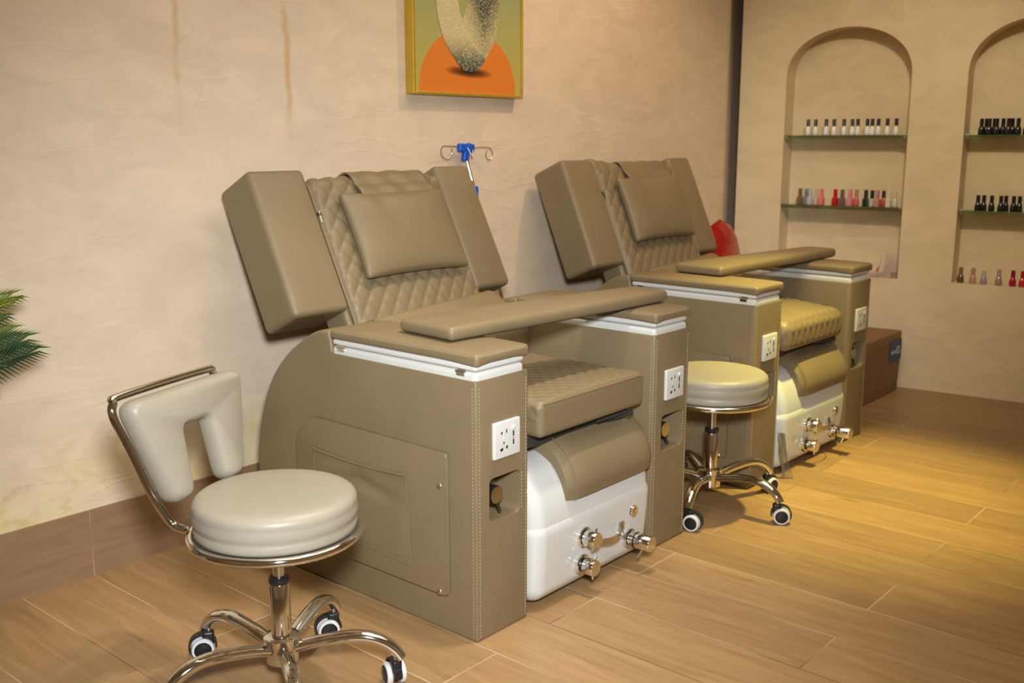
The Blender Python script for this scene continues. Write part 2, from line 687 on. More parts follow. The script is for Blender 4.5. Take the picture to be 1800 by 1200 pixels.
# end face next to the added slot, and the back
bm.faces.new([nv(0, 0, 0), nv(0, 0, Hc), nv(0, 0.25, Hc), nv(0, 0.25, 0)])
bm.faces.new([nv(0, 0.25, 0), nv(0, 0.25, Hc), nv(SN, 0.25, Hc), nv(SN, 0.25, 0)])
bmesh.ops.remove_doubles(bm, verts=bm.verts, dist=1e-5)
bmesh.ops.transform(bm, matrix=MN, verts=bm.verts)
o = finish('wall_right', bm, NICHEW, None, 0, recalc=False)
o['kind'] = 'structure'
# walls behind the photographer
bm = bmesh.new()
box(bm, (XL - 0.1, YR, 0), (XL, 0.2, Hc))
struct('wall_left', bm, CEIL)
bm = bmesh.new()
box(bm, (XL, YR - 0.1, 0), (4.0, YR, Hc))
struct('wall_front', bm, CEIL)

# ------------------------------------------------------------------ pedicure chair
AW, AX2 = 0.182, 0.719                     # arm width, x of the far arm
ARM_H = 0.62


def quilt(u, v, a=0.052, b=0.066):
    p, q = u / a + v / b, u / a - v / b
    s = abs(math.sin(PI * p / 1.0)) * abs(math.sin(PI * q / 1.0))
    return s ** 0.33


ARM_PROF_BACK = [(0.495, 0.62), (0.497, 0.672), (0.53, 0.671), (0.57, 0.657), (0.628, 0.622), (0.678, 0.585), (0.731, 0.53), (0.768, 0.471),
                 (0.797, 0.395), (0.814, 0.319), (0.823, 0.235), (0.825, 0.15), (0.82, 0.0)]


def arm_body(parent, x0, panel):
    bm = bmesh.new()
    # smooth the curved back
    curve = [tuple(p) for p in smooth_path([(p[0], p[1], 0) for p in ARM_PROF_BACK[2:]], 4)]
    prof = [(0.0, 0.0), (0.0, ARM_H), (0.49, ARM_H)] + ARM_PROF_BACK[1:2] + [(c[0], c[1]) for c in curve]
    n = len(prof)
    va = [bm.verts.new((x0, y, z)) for y, z in prof]
    vb = [bm.verts.new((x0 + AW, y, z)) for y, z in prof]
    bm.faces.new(va)
    bm.faces.new(vb[::-1])
    for i in range(1, n):
        j = (i + 1) % n
        bm.faces.new([va[i], vb[i], vb[j], va[j]])
    # front face with the rounded recess
    h = rounded_poly([(x0 + 0.043, 0.279), (x0 + 0.152, 0.279), (x0 + 0.152, 0.384), (x0 + 0.043, 0.384)], 0.016, 5)
    k = len(h)
    hv = [bm.verts.new((p[0], 0.0, p[1])) for p in h]
    hi = [bm.verts.new((p[0] * 0.94 + 0.06 * (x0 + 0.0975), 0.075, p[1] * 0.94 + 0.06 * 0.3315)) for p in h]
    hm = [bm.verts.new((p[0] * 0.985 + 0.015 * (x0 + 0.0975), 0.005, p[1] * 0.985 + 0.015 * 0.3315)) for p in h]
    cor = [va[0], vb[0], vb[1], va[1]]
    q = k // 4
    for c in range(4):
        seg = [hv[(c * q + i) % k] for i in range(q)]
        for i in range(q - 1):
            bm.faces.new([cor[c], seg[i + 1], seg[i]])
        nx = hv[((c + 1) * q) % k]
        bm.faces.new([cor[c], cor[(c + 1) % 4], nx, seg[-1]])
    for i in range(k):
        j = (i + 1) % k
        bm.faces.new([hv[i], hv[j], hm[j], hm[i]])
        bm.faces.new([hm[i], hm[j], hi[j], hi[i]])
    bm.faces.new(hi)
    bmesh.ops.recalc_face_normals(bm, faces=bm.faces)
    # soften the padded outer edges
    ed = []
    outer = set(va + vb)
    for e in bm.edges:
        if e.verts[0] in outer and e.verts[1] in outer and len(e.link_faces) == 2:
            if e.calc_face_angle(0) > R(50):
                ed.append(e)
    bmesh.ops.bevel(bm, geom=ed, offset=0.007, segments=3, profile=0.5, affect='EDGES')
    o = finish('side_arm', bm, TAUPE, parent, 50)
    # thread
    for a_, b_, n_ in [((xx, 0.0, 0.01), (xx, 0.0, ARM_H - 0.01), (0, -1, 0)) for xx in (x0 + 0.011, x0 + AW - 0.011)] + [
            ((x0, 0.011, 0.01), (x0, 0.011, ARM_H - 0.01), (-1, 0, 0)),
            ((x0 + AW, 0.011, 0.01), (x0 + AW, 0.011, ARM_H - 0.01), (1, 0, 0)),
            ((x0 + 0.157, 0.0, 0.285), (x0 + 0.157, 0.0, 0.38), (0, -1, 0))]:
        stitch_row(a_, b_, n_, o)
    # socket plate
    bm = bmesh.new()
    cx, cz = x0 + 0.098, 0.47
    rbox(bm, (cx - 0.045, -0.008, cz - 0.043), (cx + 0.045, 0.002, cz + 0.043), 0.003, 2)
    pl = finish('socket_plate', bm, WHITE, o)
    pl['label'] = 'white socket plate'
    bm = bmesh.new()

    def hole(u, v, w_, h_, mi=0, rot=0):
        M = Matrix.Translation((cx + u, 0, cz + v)) @ Matrix.Rotation(rot, 4, 'Y')
        box(bm, (-w_ / 2, -0.0088, -h_ / 2), (w_ / 2, -0.0078, h_ / 2), mi, M)
    hole(-0.021, 0.017, 0.004, 0.006, 0, 0.3)
    hole(-0.004, 0.019, 0.003, 0.008)
    hole(-0.0135, -0.007, 0.003, 0.006)
    hole(-0.021, -0.022, 0.009, 0.006, 0, -0.35)
    hole(-0.003, -0.019, 0.005, 0.007)
    hole(-0.0135, 0.003, 0.004, 0.005, 2)
    hole(0.020, 0.009, 0.004, 0.012)
    hole(0.020, -0.011, 0.004, 0.012)
    hole(0.020, -0.001, 0.003, 0.003, 1)
    rbox(bm, (cx + 0.014, -0.012, cz + 0.019), (cx + 0.024, -0.007, cz + 0.028), 0.002, 2, mi=2)
    finish('socket_holes', bm, [HOLE, REDDOT, WHITE], pl, 30)
    # drain knob in the recess
    bm = bmesh.new()
    M = Matrix.Translation((x0 + 0.075, 0.073, 0.338)) @ Matrix.Rotation(PI / 2, 4, 'X')
    lathe(bm, [(0.014, 0), (0.014, 0.03), (0.021, 0.032), (0.0215, 0.066), (0.0205, 0.068)], 28, M)
    tube(bm, [(x0 + 0.077, 0.008, 0.319), (x0 + 0.084, 0.004, 0.296)], [0.0032, 0.0036], 10)
    lathe(bm, [(0.0205, 0.0681), (0.0, 0.0684)], 28, M, 1)
    finish('knob', bm, [DARKCH, STEEL], o)
    if panel:
        sx = x0 - 0.0005 if x0 < 0.3 else x0 + AW + 0.0005
        sgn = -1 if x0 < 0.3 else 1
        pts = rounded_poly([(0.082, 0.095), (0.63, 0.095), (0.63, 0.385), (0.565, 0.444), (0.082, 0.441)], [0.008, 0.01, 0.012, 0.02, 0.01], 4)
        bm = bmesh.new()
        prism(bm, pts, 'x', min(sx, sx + sgn * 0.012), max(sx, sx + sgn * 0.012), 0.005, 3)
        pn = finish('side_panel', bm, TAUPE, o, 50)
        # the sagging pocket
        bm = bmesh.new()
        NU, NV = 26, 20
        g = []
        for i in range(NU + 1):
            row = []
            for j in range(NV + 1):
                u, v = i / NU, j / NV
                ty = 0.215 + (0.553 - 0.215) * u
                tz = 0.362 - 0.018 * math.sin(PI * u) ** 1.0 * 0.35
                bz = 0.14 + 0.006 * math.sin(PI * u)
                z = bz + (tz - bz) * v
                y = ty - 0.015 * (1 - u) * (1 - v) + 0.01 * u * (1 - v)
                bul = math.sin(PI * u) ** 0.5 * math.sin(PI * min(1, v * 1.0)) ** 0.7 * 0.009
                fold = 0.009 * math.exp(-((v - 0.80 + 0.25 * abs(u - 0.5)) / 0.07) ** 2) * math.sin(PI * u)
                edge = 0.003 if v > 0.97 else 0.0
                row.append(bm.verts.new((sx + sgn * (0.0135 + bul - fold + edge), y, z)))
            g.append(row)
        for i in range(NU):
            for j in range(NV):
                bm.faces.new([g[i][j], g[i + 1][j], g[i + 1][j + 1], g[i][j + 1]])
        tube(bm, [v.co + Vector((sgn * 0.001, 0, 0)) for v in [r[-1] for r in g]], 0.003, 8)
        for rr in (g[0], g[-1], [r[0] for r in g]):
            tube(bm, [v.co.copy() for v in rr], 0.0016, 6)
        finish('pocket', bm, TAUPE, pn, 60)
        for (y, z) in ((0.629, 0.346), (0.104, 0.36), (0.108, 0.10), (0.62, 0.11)):
            bm = bmesh.new()
            M = Matrix.Translation((sx + sgn * (0.011 if y < 0.625 else 0.0), y, z)) @ Matrix.Rotation(sgn * PI / 2, 4, 'Y')
            lathe(bm, [(0.0085, 0), (0.0085, 0.002), (0.0065, 0.0045), (0.003, 0.0055), (0, 0.0056)], 18, M)
            lathe(bm, [(0.0025, 0.0055), (0.0025, 0.0062), (0, 0.0062)], 8, M)
            finish('screw', bm, STEEL, pn)
    return o


def armrest_top(parent, x0):
    bm = bmesh.new()
    rbox(bm, (x0 + 0.002, 0.002, ARM_H - 0.01), (x0 + AW - 0.014, 0.488, ARM_H + 0.017), 0.010, 4)
    t = finish('armrest_tray', bm, WHITE, parent)
    t['label'] = 'white tray rim under the armrest pad'
    bm = bmesh.new()
    rbox(bm, (x0 + 0.003, 0.003, ARM_H + 0.0185), (x0 + AW - 0.013, 0.488, ARM_H + 0.034), 0.007, 4,
         f=lambda p: (p.x, p.y, p.z))
    l = finish('armrest_lid', bm, WHITE, parent)
    l['label'] = 'white lid under the armrest pad'
    for yy in (0.045, 0.452):
        bm = bmesh.new()
        hx = x0 if x0 < 0.3 else x0 + AW - 0.014
        box(bm, (hx - 0.002, yy - 0.012, ARM_H + 0.007), (hx + 0.004, yy + 0.012, ARM_H + 0.015))
        box(bm, (hx - 0.001, yy - 0.014, ARM_H + 0.018), (hx + 0.004, yy + 0.008, ARM_H + 0.023))
        tube(bm, [(hx - 0.0005, yy - 0.015, ARM_H + 0.0165), (hx - 0.0005, yy + 0.015, ARM_H + 0.0165)], 0.0024, 8)
        finish('hinge', bm, STEEL, l)
    bm = bmesh.new()
    xc, yc = x0 + AW / 2, 0.247

    def f(p):
        u, v = (p.x - xc) / (AW / 2), (p.y - yc) / 0.25
        z = p.z
        if z > ARM_H + 0.05:
            z += 0.006 * max(0, 1 - u ** 4) * max(0, 1 - v ** 6)
        # underside dips at the front corners like a stretched cover
        if z < ARM_H + 0.045:
            z -= 0.006 * max(0, abs(u) - 0.5) * 2 * max(0, -v - 0.6) * 2.5
        return (p.x, p.y, z)
    rbox(bm, (x0 - 0.001, -0.004, ARM_H + 0.033), (x0 + AW, 0.496, ARM_H + 0.058), 0.010, 4, (8, 14, 1), f)
    p = finish('armrest_pad', bm, TAUPE, parent, 60)
    zt = ARM_H + 0.053
    stitch_row((x0 + 0.001, 0.02, zt), (x0 + 0.001, 0.48, zt), (-1, 0, 0), p)
    stitch_row((x0 + 0.012, -0.0025, zt), (x0 + AW - 0.012, -0.0025, zt), (0, -1, 0), p)


def valve(parent, x, y, z, L, lever, gap=False):
    bm = bmesh.new()
    M = Matrix.Translation((x, y, z)) @ Matrix.Rotation(PI / 2, 4, 'X')
    lathe(bm, [(0.027, -0.012), (0.027, 0.003), (0.024, 0.006), (0.019, 0.006)], 32, M, 0)
    g0 = 0.012 if gap else 0.008
    lathe(bm, [(0.018, 0.004), (0.018, g0)], 28, M, 1 if gap else 0, cap=False)
    lathe(bm, [(0.0195, g0), (0.0215, g0 + 0.001), (0.0215, L - 0.002), (0.0200, L), (0, L + 0.0003)], 32, M, 0)
    if L > 0.05:
        lathe(bm, [(0.0225, 0.022), (0.023, 0.023), (0.023, 0.025), (0.0225, 0.026)], 32, M, 1, cap=False)
    for (dx, dz, ln) in lever:
        d = Vector((dx, 0, dz)).normalized()
        s = Vector((x, y - L * 0.72, z)) + d * 0.018
        tube(bm, [s, s + d * ln], [0.0036, 0.0032], 10)
    return finish('mixer_valve', bm, [CHROME, BLACK], parent)


def foot_basin(parent):
    X0, X1, Y0, Y1 = 0.192, 0.704, -0.02, 0.36
    bm = bmesh.new()
    ZS_ = 0.235

    def f(p):
        x, y, z = p
        # lower body tapers slightly towards the floor
        t = max(0.0, (ZS_ - z) / ZS_)
        x = 0.448 + (x - 0.448) * (1 - 0.035 * t * t)
        y = y + 0.018 * t * t * (1 if y < 0.1 else 0)
        return (x, y, z)
    rbox(bm, (X0, Y0, 0.012), (X1, Y1, ZS_), 0.042, 7, (6, 5, 4), f)
    # upper shell: stepped in a little, its front rounding back to the rim
    def f2(p):
        x, y, z = p
        t = min(1, max(0.0, (z - 0.2) / 0.172))
        # front leans back as a quarter round
        lean = 0.115 * (1 - math.sqrt(max(0, 1 - t * t)))
        if y < 0.17:
            y = y + lean * (0.17 - y) / 0.19
        s = 0.07 * (1 - math.sqrt(max(0, 1 - t ** 3)))
        x = 0.448 + (x - 0.448) * (1 - s)
        # right side is cut down where the leg rest comes over the rim
        if x > 0.33:
            k = min(1, (x - 0.33) / 0.02)
            if z > 0.262:
                z = z - (z - 0.262) * 0.9 * k * (1 if y < 0.2 else 0.6)
        return (x, y, z)
    rbox(bm, (X0 + 0.004, Y0 + 0.006, 0.17), (X1 - 0.004, Y1, 0.372), 0.040, 6, (30, 10, 12), f2)
    b = finish('foot_basin', bm, TUBW, parent, 60)
    b['label'] = 'glossy white foot basin'
    # the dark base the basin stands on
    bm = bmesh.new()
    rbox(bm, (X0 + 0.03, 0.05, 0.0), (X1 - 0.03, Y1 - 0.02, 0.03), 0.004)
    finish('basin_foot', bm, BLACKR, b)
    # leg-rest cushion rolled over the front of the rim
    bm = bmesh.new()
    path = [(-0.026, 0.262), (-0.030, 0.300), (-0.014, 0.345), (0.022, 0.388), (0.07, 0.413), (0.12, 0.424), (0.20, 0.425)]
    inner = [(0.06, 0.250), (0.075, 0.285), (0.09, 0.32), (0.11, 0.35), (0.13, 0.365), (0.15, 0.37), (0.20, 0.37)]
    P = smooth_path([(p[0], p[1], 0) for p in path], 4)
    Q = smooth_path([(p[0], p[1], 0) for p in inner], 4)
    NX = 22
    xa, xb = 0.318, 0.698
    rows = []
    for i in range(NX + 1):
        u = i / NX
        e = 1 - (abs(2 * u - 1)) ** 10
        ins = 0.010 * (1 - e)
        row = []
        for p, q in zip(P, Q):
            d = (q - p).normalized()
            pp = p + d * (0.020 * (1 - e))
            row.append(bm.verts.new((xa + (xb - xa) * u, pp.x, pp.y)))
        for p, q in zip(P[::-1], Q[::-1]):
            row.append(bm.verts.new((xa + (xb - xa) * u, q.x, q.y)))
        rows.append(row)
    for a, c in zip(rows, rows[1:]):
        for i in range(len(a)):
            j = (i + 1) % len(a)
            bm.faces.new([a[i], a[j], c[j], c[i]])
    n = len(P)
    for row in (rows[0], rows[-1]):
        for i in range(n - 1):
            bm.faces.new([row[i], row[i + 1], row[2 * n - 2 - i], row[2 * n - 1 - i]])
    # piped seam near the ends
    for u in (0.045,):
        x = xa + (xb - xa) * u
        tube(bm, [(x, p.x - 0.0006, p.y + 0.0006) for p in P], 0.0013, 6)
    cu = finish('leg_rest_cushion', bm, TAUPE, b, 50)
    cu['label'] = 'taupe leg rest cushion'
    # taps
    valve(b, 0.381, Y0 - 0.001, 0.149, 0.042, [(0.3, 1, 0.012), (-0.2, -1, 0.010)])
    valve(b, 0.377, Y0 + 0.002, 0.076, 0.043, [(0.6, 1, 0.012), (0.1, -1, 0.014)], True)
    valve(b, 0.588, Y0 + 0.001, 0.083, 0.072, [(-0.75, -0.7, 0.028)])
    bm = bmesh.new()
    M = Matrix.Translation((0.601, Y0 - 0.001, 0.157)) @ Matrix.Rotation(PI / 2, 4, 'X')
    lathe(bm, [(0.0165, -0.01), (0.0165, 0.003), (0.0150, 0.005), (0.011, 0.005), (0.011, 0.004), (0.0105, 0.006), (0.006, 0.0072), (0, 0.0075)], 28, M)
    finish('air_button', bm, CHROME, b)
    # bowed strap handle with its square plate
    bm = bmesh.new()
    pts = smooth_path([(0.405, Y0 - 0.032, 0.135), (0.45, Y0 - 0.040, 0.131), (0.50, Y0 - 0.034, 0.129), (0.532, Y0 - 0.018, 0.127), (0.546, Y0 - 0.004, 0.127)], 6)
    rows = []
    for p in pts:
        rows.append([bm.verts.new((p.x, p.y + dy, p.z + dz)) for dy, dz in ((0, -0.008), (0, 0.008), (0.0025, 0.008), (0.0025, -0.008))])
    for a, c in zip(rows, rows[1:]):
        for i in range(4):
            bm.faces.new([a[i], a[(i + 1) % 4], c[(i + 1) % 4], c[i]])
    bm.faces.new(rows[0])
    bm.faces.new(rows[-1][::-1])
    rbox(bm, (0.535, Y0 - 0.004, 0.116), (0.557, Y0 + 0.004, 0.142), 0.002, 2)
    finish('strap_handle', bm, STEEL, b)
    return b


def make_chair(label, loc, rotz, lean_deg, quilted_front, flap):
    root = thing('pedicure_chair', label, 'pedicure chair', loc, rotz, 'pedicure spa chairs along the plaster wall')
    arm_body(root, 0.0, True)
    arm_body(root, AX2, True)
    armrest_top(root, 0.0)
    armrest_top(root, AX2)
    # base between the arms
    bm = bmesh.new()
    rbox(bm, (AW - 0.001, 0.30, 0.0), (AX2 + 0.001, 0.76, 0.415), 0.01, 2)
    rbox(bm, (AW - 0.001, 0.10, 0.375), (AX2 + 0.001, 0.32, 0.425), 0.008, 2)
    finish('seat_base', bm, TAUPE, root)
    bm = bmesh.new()
    box(bm, (0.24, 0.05, 0.402), (0.66, 0.40, 0.44))
    tube(bm, [(0.50, 0.03, 0.42), (0.62, 0.02, 0.424), (0.645, 0.05, 0.43)], 0.006, 8)
    tube(bm, [(0.56, 0.045, 0.41), (0.64, 0.018, 0.418)], 0.009, 10)
    finish('seat_mechanism', bm, DARKIN, root)
    bm = bmesh.new()
    tube(bm, [(0.625, 0.02, 0.418), (0.640, 0.05, 0.40), (0.64, 0.08, 0.36)], [0.012, 0.013, 0.012], 14)
    finish('water_hose', bm, STEEL, root)
    # seat cushion
    bm = bmesh.new()
    sx0, sx1, sy0, sy1, sz0, sz1 = 0.222, 0.668, -0.004, 0.50, 0.437, 0.527
    A = 0.005

    def f(p):
        x, y, z = p
        q = Vector(p)
        if z > sz1 - 0.004:
            e = min(1, (y - sy0) / 0.025, (x - sx0) / 0.02 + 0.2, (sx1 - x) / 0.02 + 0.2)
            e = max(0, e) if not quilted_front else 1
            q.z += A * (quilt(x, y, 0.044, 0.044) - 0.4) * e
            q.z += 0.005 * max(0, 1 - ((x - 0.445) / 0.22) ** 2)
        elif y < sy0 + 0.003 and quilted_front and z > 0.445:
            q.y -= 0.004 * (quilt(x, z * 1.0 + 0.02, 0.044, 0.062) - 0.4)
        elif x < sx0 + 0.003 and z > 0.48:
            q.x -= 0.003 * (quilt(y, z, 0.044, 0.044) - 0.4)
        if quilted_front:
            q.z += 0.03 * min(1, max(0, (y - sy0) / 0.3)) - 0.012 * (1 if z < 0.48 else 0)
        return q
    rbox(bm, (sx0, sy0, sz0), (sx1, sy1, sz1), 0.016 if not quilted_front else 0.03, 4, (100, 110, 18), f)
    s = finish('seat_cushion', bm, TAUPE, root, 70)
    bm = bmesh.new()
    if not quilted_front:
        tube(bm, [(sx0 + 0.012, sy0 + 0.001, sz1 - 0.006), (sx1 - 0.012, sy0 + 0.001, sz1 - 0.006)], 0.0014, 6)
        tube(bm, [(sx0 + 0.014, sy0 - 0.0002, sz0 + 0.01), (sx0 + 0.014, sy0 - 0.0002, sz1 - 0.012)], 0.0011, 6)
        stitches(bm, (sx0 + 0.009, sy0 + 0.0015, sz0 + 0.012), (sx0 + 0.009, sy0 + 0.0015, sz1 - 0.014), (0, -1, 0))
        finish('seam', bm, TAUPE, s, 60)
    else:
        bm.free()
    # sloping cushion between seat and back
    bm = bmesh.new()
    pts = rounded_poly([(0.44, 0.50), (0.69, 0.50), (0.68, 0.66), (0.590, 0.691), (0.435, 0.612)], [0.01, 0.01, 0.01, 0.010, 0.03], 4)
    prism(bm, pts, 'x', 0.188, 0.713, 0.010, 3)
    for v_ in bm.verts:
        k = (0.713 - v_.co.x) / 0.525
        v_.co.y -= 0.062 * k
        v_.co.z -= 0.014 * k * (1 if v_.co.z > 0.55 else 0)
    finish('lumbar_cushion', bm, TAUPE, root, 50)
    foot_basin(root)

    # backrest, in its own leaning frame: x across, u up, o out
    L = R(lean_deg)
    up, out = Vector((0, math.sin(L), math.cos(L))), Vector((0, -math.cos(L), math.sin(L)))
    O = Vector((0, 0.675, 0.69))

    MB = Matrix(((1, 0, 0, O.x), (0, up.y, out.y, O.y), (0, up.z, out.z, O.z), (0, 0, 0, 1)))
    bm = bmesh.new()
    rbox(bm, (0.212, -0.30, -0.115), (0.748, 0.375, -0.018), 0.015, 3, M=MB)
    rbox(bm, (0.10, 0.03, -0.16), (0.85, 0.38, -0.10), 0.01, 2, M=MB)
    fr = finish('backrest_frame', bm, TAUPE, root)
    for (xa, xb) in ((0.034, 0.222), (0.738, 0.900)):
        bm = bmesh.new()

        def f(p, xa=xa, xb=xb):
            # the wing's front bulges and its far top corner is rounder
            u = (p.x - (xa + xb) / 2) / ((xb - xa) / 2)
            v = (p.y - 0.205) / 0.205
            o = p.z
            if o > -0.02:
                o += 0.006 * max(0, 1 - u * u) * max(0, 1 - v ** 4)
            return (p.x, p.y, o)
        rbox(bm, (xa, -0.008, -0.150), (xb, 0.414, 0.002), 0.016, 5, (6, 10, 2), f, M=MB)
        wg = finish('back_wing', bm, TAUPE, fr, 60)
        sx = xa + 0.013 if xa < 0.3 else xb - 0.013
        for d in (0.0, 0.005):
            stitch_row(MB @ Vector((sx + d, 0.03, 0.0022)), MB @ Vector((sx + d, 0.385, 0.0022)), out, wg)
    # quilted panel draped over the top
    NU, NV = 110, 150
    x0, x1, u0, u1 = 0.228, 0.742, -0.16, 0.384
    top = 0.016
    bm = bmesh.new()
    grid = []
    tail = 0.11
    for i in range(NU + 1):
        row = []
        x = x0 + (x1 - x0) * i / NU
        for j in range(NV + 1):
            s = u0 + (u1 + tail - u0) * j / NV
            amp = 0.0078
            e = min(1, (x - x0) / 0.016, (x1 - x) / 0.016)
            h = amp * (quilt(x, s, 0.056, 0.066) - 0.3) * e
            h += 0.007 * max(0, 1 - ((x - 0.485) / 0.26) ** 2)
            rr = 0.025
            if s < u1 - rr:
                u, o = s, 0.0
                nu_, no_ = 0, 1
            else:
                a = min((s - (u1 - rr)) / rr, PI / 2 + 0.25)
                u = u1 - rr + rr * math.sin(a)
                o = -rr + rr * math.cos(a)
                nu_, no_ = math.sin(a), math.cos(a)
                rest = (s - (u1 - rr)) - rr * a
                if rest > 0:
                    o -= rest * math.cos(0.25)
                    u -= rest * math.sin(0.25)
                if flap:
                    k = max(0, 1 - (x - x0) / 0.16)
                    u += 0.034 * k * min(1, a)
                    o -= 0.0
            edge = -0.012 * (1 - min(1, e + 0.0)) ** 2
            xs = x
            if flap and s > u1 - rr:
                xs = x - 0.040 * max(0, 1 - (x - x0) / 0.16) * min(1, (s - (u1 - rr)) / 0.04)
            row.append(bm.verts.new(MB @ Vector((xs, u + nu_ * (h + edge), o + no_ * (h + edge) + 0.004))))
        grid.append(row)
    for i in range(NU):
        for j in range(NV):
            bm.faces.new([grid[i][j], grid[i + 1][j], grid[i + 1][j + 1], grid[i][j + 1]])
    for side in (grid[0], grid[-1]):
        tube(bm, [v.co.copy() for v in side][::3], 0.004, 8)
    # thickness behind the cover
    rbox(bm, (x0 + 0.004, u0, -0.022), (x1 - 0.004, u1 - 0.012, -0.001), 0.008, 3, M=MB)
    q = finish('quilted_back_cover', bm, TAUPE, root, 80)
    for xx in (x0 + 0.006, x1 - 0.006):
        stitch_row(MB @ Vector((xx, u0 + 0.02, 0.004)), MB @ Vector((xx, u1 - 0.05, 0.004)), out, q)
    bm = bmesh.new()
    rbox(bm, (x0 - 0.004, 0.270, -0.008), (x0 + 0.003, 0.283, 0.004), 0.001, 2, M=MB)
    tube(bm, [MB @ Vector((x0 - 0.002, 0.270, 0.001)), MB @ Vector((x0 - 0.003, 0.250, 0.001))], 0.0025, 8)
    finish('zip_pull', bm, CHROME, q)
    # head pillow with its strap over the top
    bm = bmesh.new()
    px0, px1, pu0, pu1 = 0.288, 0.697, 0.060, 0.318

    def f(p):
        u = (p.x - (px0 + px1) / 2) / ((px1 - px0) / 2)
        v = (p.y - (pu0 + pu1) / 2) / ((pu1 - pu0) / 2)
        k = max(0, 1 - abs(u) ** 3.2) * max(0, 1 - abs(v) ** 3.2)
        o = 0.034 + (p.z - 0.034) * (0.35 + 1.05 * k ** 0.6)
        # corners pull out, edges draw in a little
        x = p.x - 0.006 * u * (1 - v * v)
        y = p.y - 0.006 * v * (1 - u * u)
        # a soft fold running down the middle
        if p.z > 0.034:
            o -= 0.004 * math.exp(-((u + 0.18 + 0.25 * v) / 0.16) ** 2) * max(0, v + 0.6)
        return (x, y, o)
    rbox(bm, (px0, pu0, 0.010), (px1, pu1, 0.060), 0.012, 4, (26, 20, 2), f, M=MB)
    pil = finish('head_pillow', bm, TAUPE, root, 80)
    bm = bmesh.new()
    pts = [(pu1 - 0.02, 0.036), (pu1 + 0.012, 0.030), (0.35, 0.020), (0.376, 0.015), (0.392, 0.004), (0.398, -0.016), (0.394, -0.05), (0.375, -0.10)]
    sp = smooth_path([(0, a, b_) for a, b_ in pts], 5)
    ns = len(sp) - 1

    def f(p):
        t = min(max(p.y, 0), 1) * ns
        i = min(int(t), ns - 1)
        q = sp[i].lerp(sp[i + 1], t - i)
        tg = (sp[i + 1] - sp[i]).normalized()
        nr = Vector((0, -tg.z, tg.y))
        k = min(1, max(0, (q.y - pu1) / 0.07))
        xa, xb = 0.372 - 0.004 * k, 0.672 - 0.012 * k
        wv = 0.0022 * math.sin(p.x * 17 + p.y * 6) * math.sin(PI * min(1, max(0, p.x)))
        q = q + nr * (p.z + wv)
        return (xa + (xb - xa) * p.x, q.y, q.z)
    rbox(bm, (0, 0, 0), (1, 1, 0.005), 0.001, 1, (24, 36, 1), f, M=MB)
    finish('pillow_strap', bm, TAUPE, pil, 60)
    return root


make_chair('nearer taupe leather pedicure chair with a flat plain front on its quilted seat', (0, -1.0408, 0), 0.0, 26.5, False, False)
make_chair('farther taupe leather pedicure chair, quilted over its seat front, near the niche wall', (1.3666, -1.0033, 0), -0.021, 23.5, True, True)


# padded boards across the arms
def board(label, loc, rotz, tilt):
    o = thing('manicure_board', label, 'padded board', loc, rotz, 'padded boards across the chair arms')
    o.rotation_euler = (0, tilt, rotz)
    bm = bmesh.new()
    Lh, Wh = 0.425, 0.098

    def f(p):
        u, v = p.x / Lh, p.y / Wh
        z = p.z + (0.006 * max(0, 1 - u ** 8) * max(0, 1 - v ** 2) if p.z > 0.015 else 0)
        # the board narrows towards its right-hand end
        k = max(0.0, (u + 1) / 2)
        y = p.y * (1 - 0.36 * k ** 1.3)
        return (p.x, y, z)
    rbox(bm, (-Lh, -Wh, 0.0015), (Lh, Wh, 0.034), 0.014, 5, (20, 8, 1), f)
    finish('pad', bm, TAUPE, o, 60)
    bm = bmesh.new()
    rbox(bm, (-Lh + 0.015, -Wh + 0.012, 0.0), (Lh - 0.02, Wh - 0.012, 0.005), 0.002, 2, (4, 1, 1), lambda p: (p.x, p.y * (1 - 0.36 * max(0.0, (p.x / Lh + 1) / 2) ** 1.3), p.z))
    finish('backing_board', bm, DARKIN, o)
    return o


board('padded leather board laid across the nearer chair arms', (0.475, -1.0408 + 0.172, 0.6845), -0.095, 0.0)
board('padded leather board laid across the farther chair arms', (1.3666 + 0.53, -1.0033 + 0.245, 0.6845), -0.085, 0.0)

# ------------------------------------------------------------------ stools


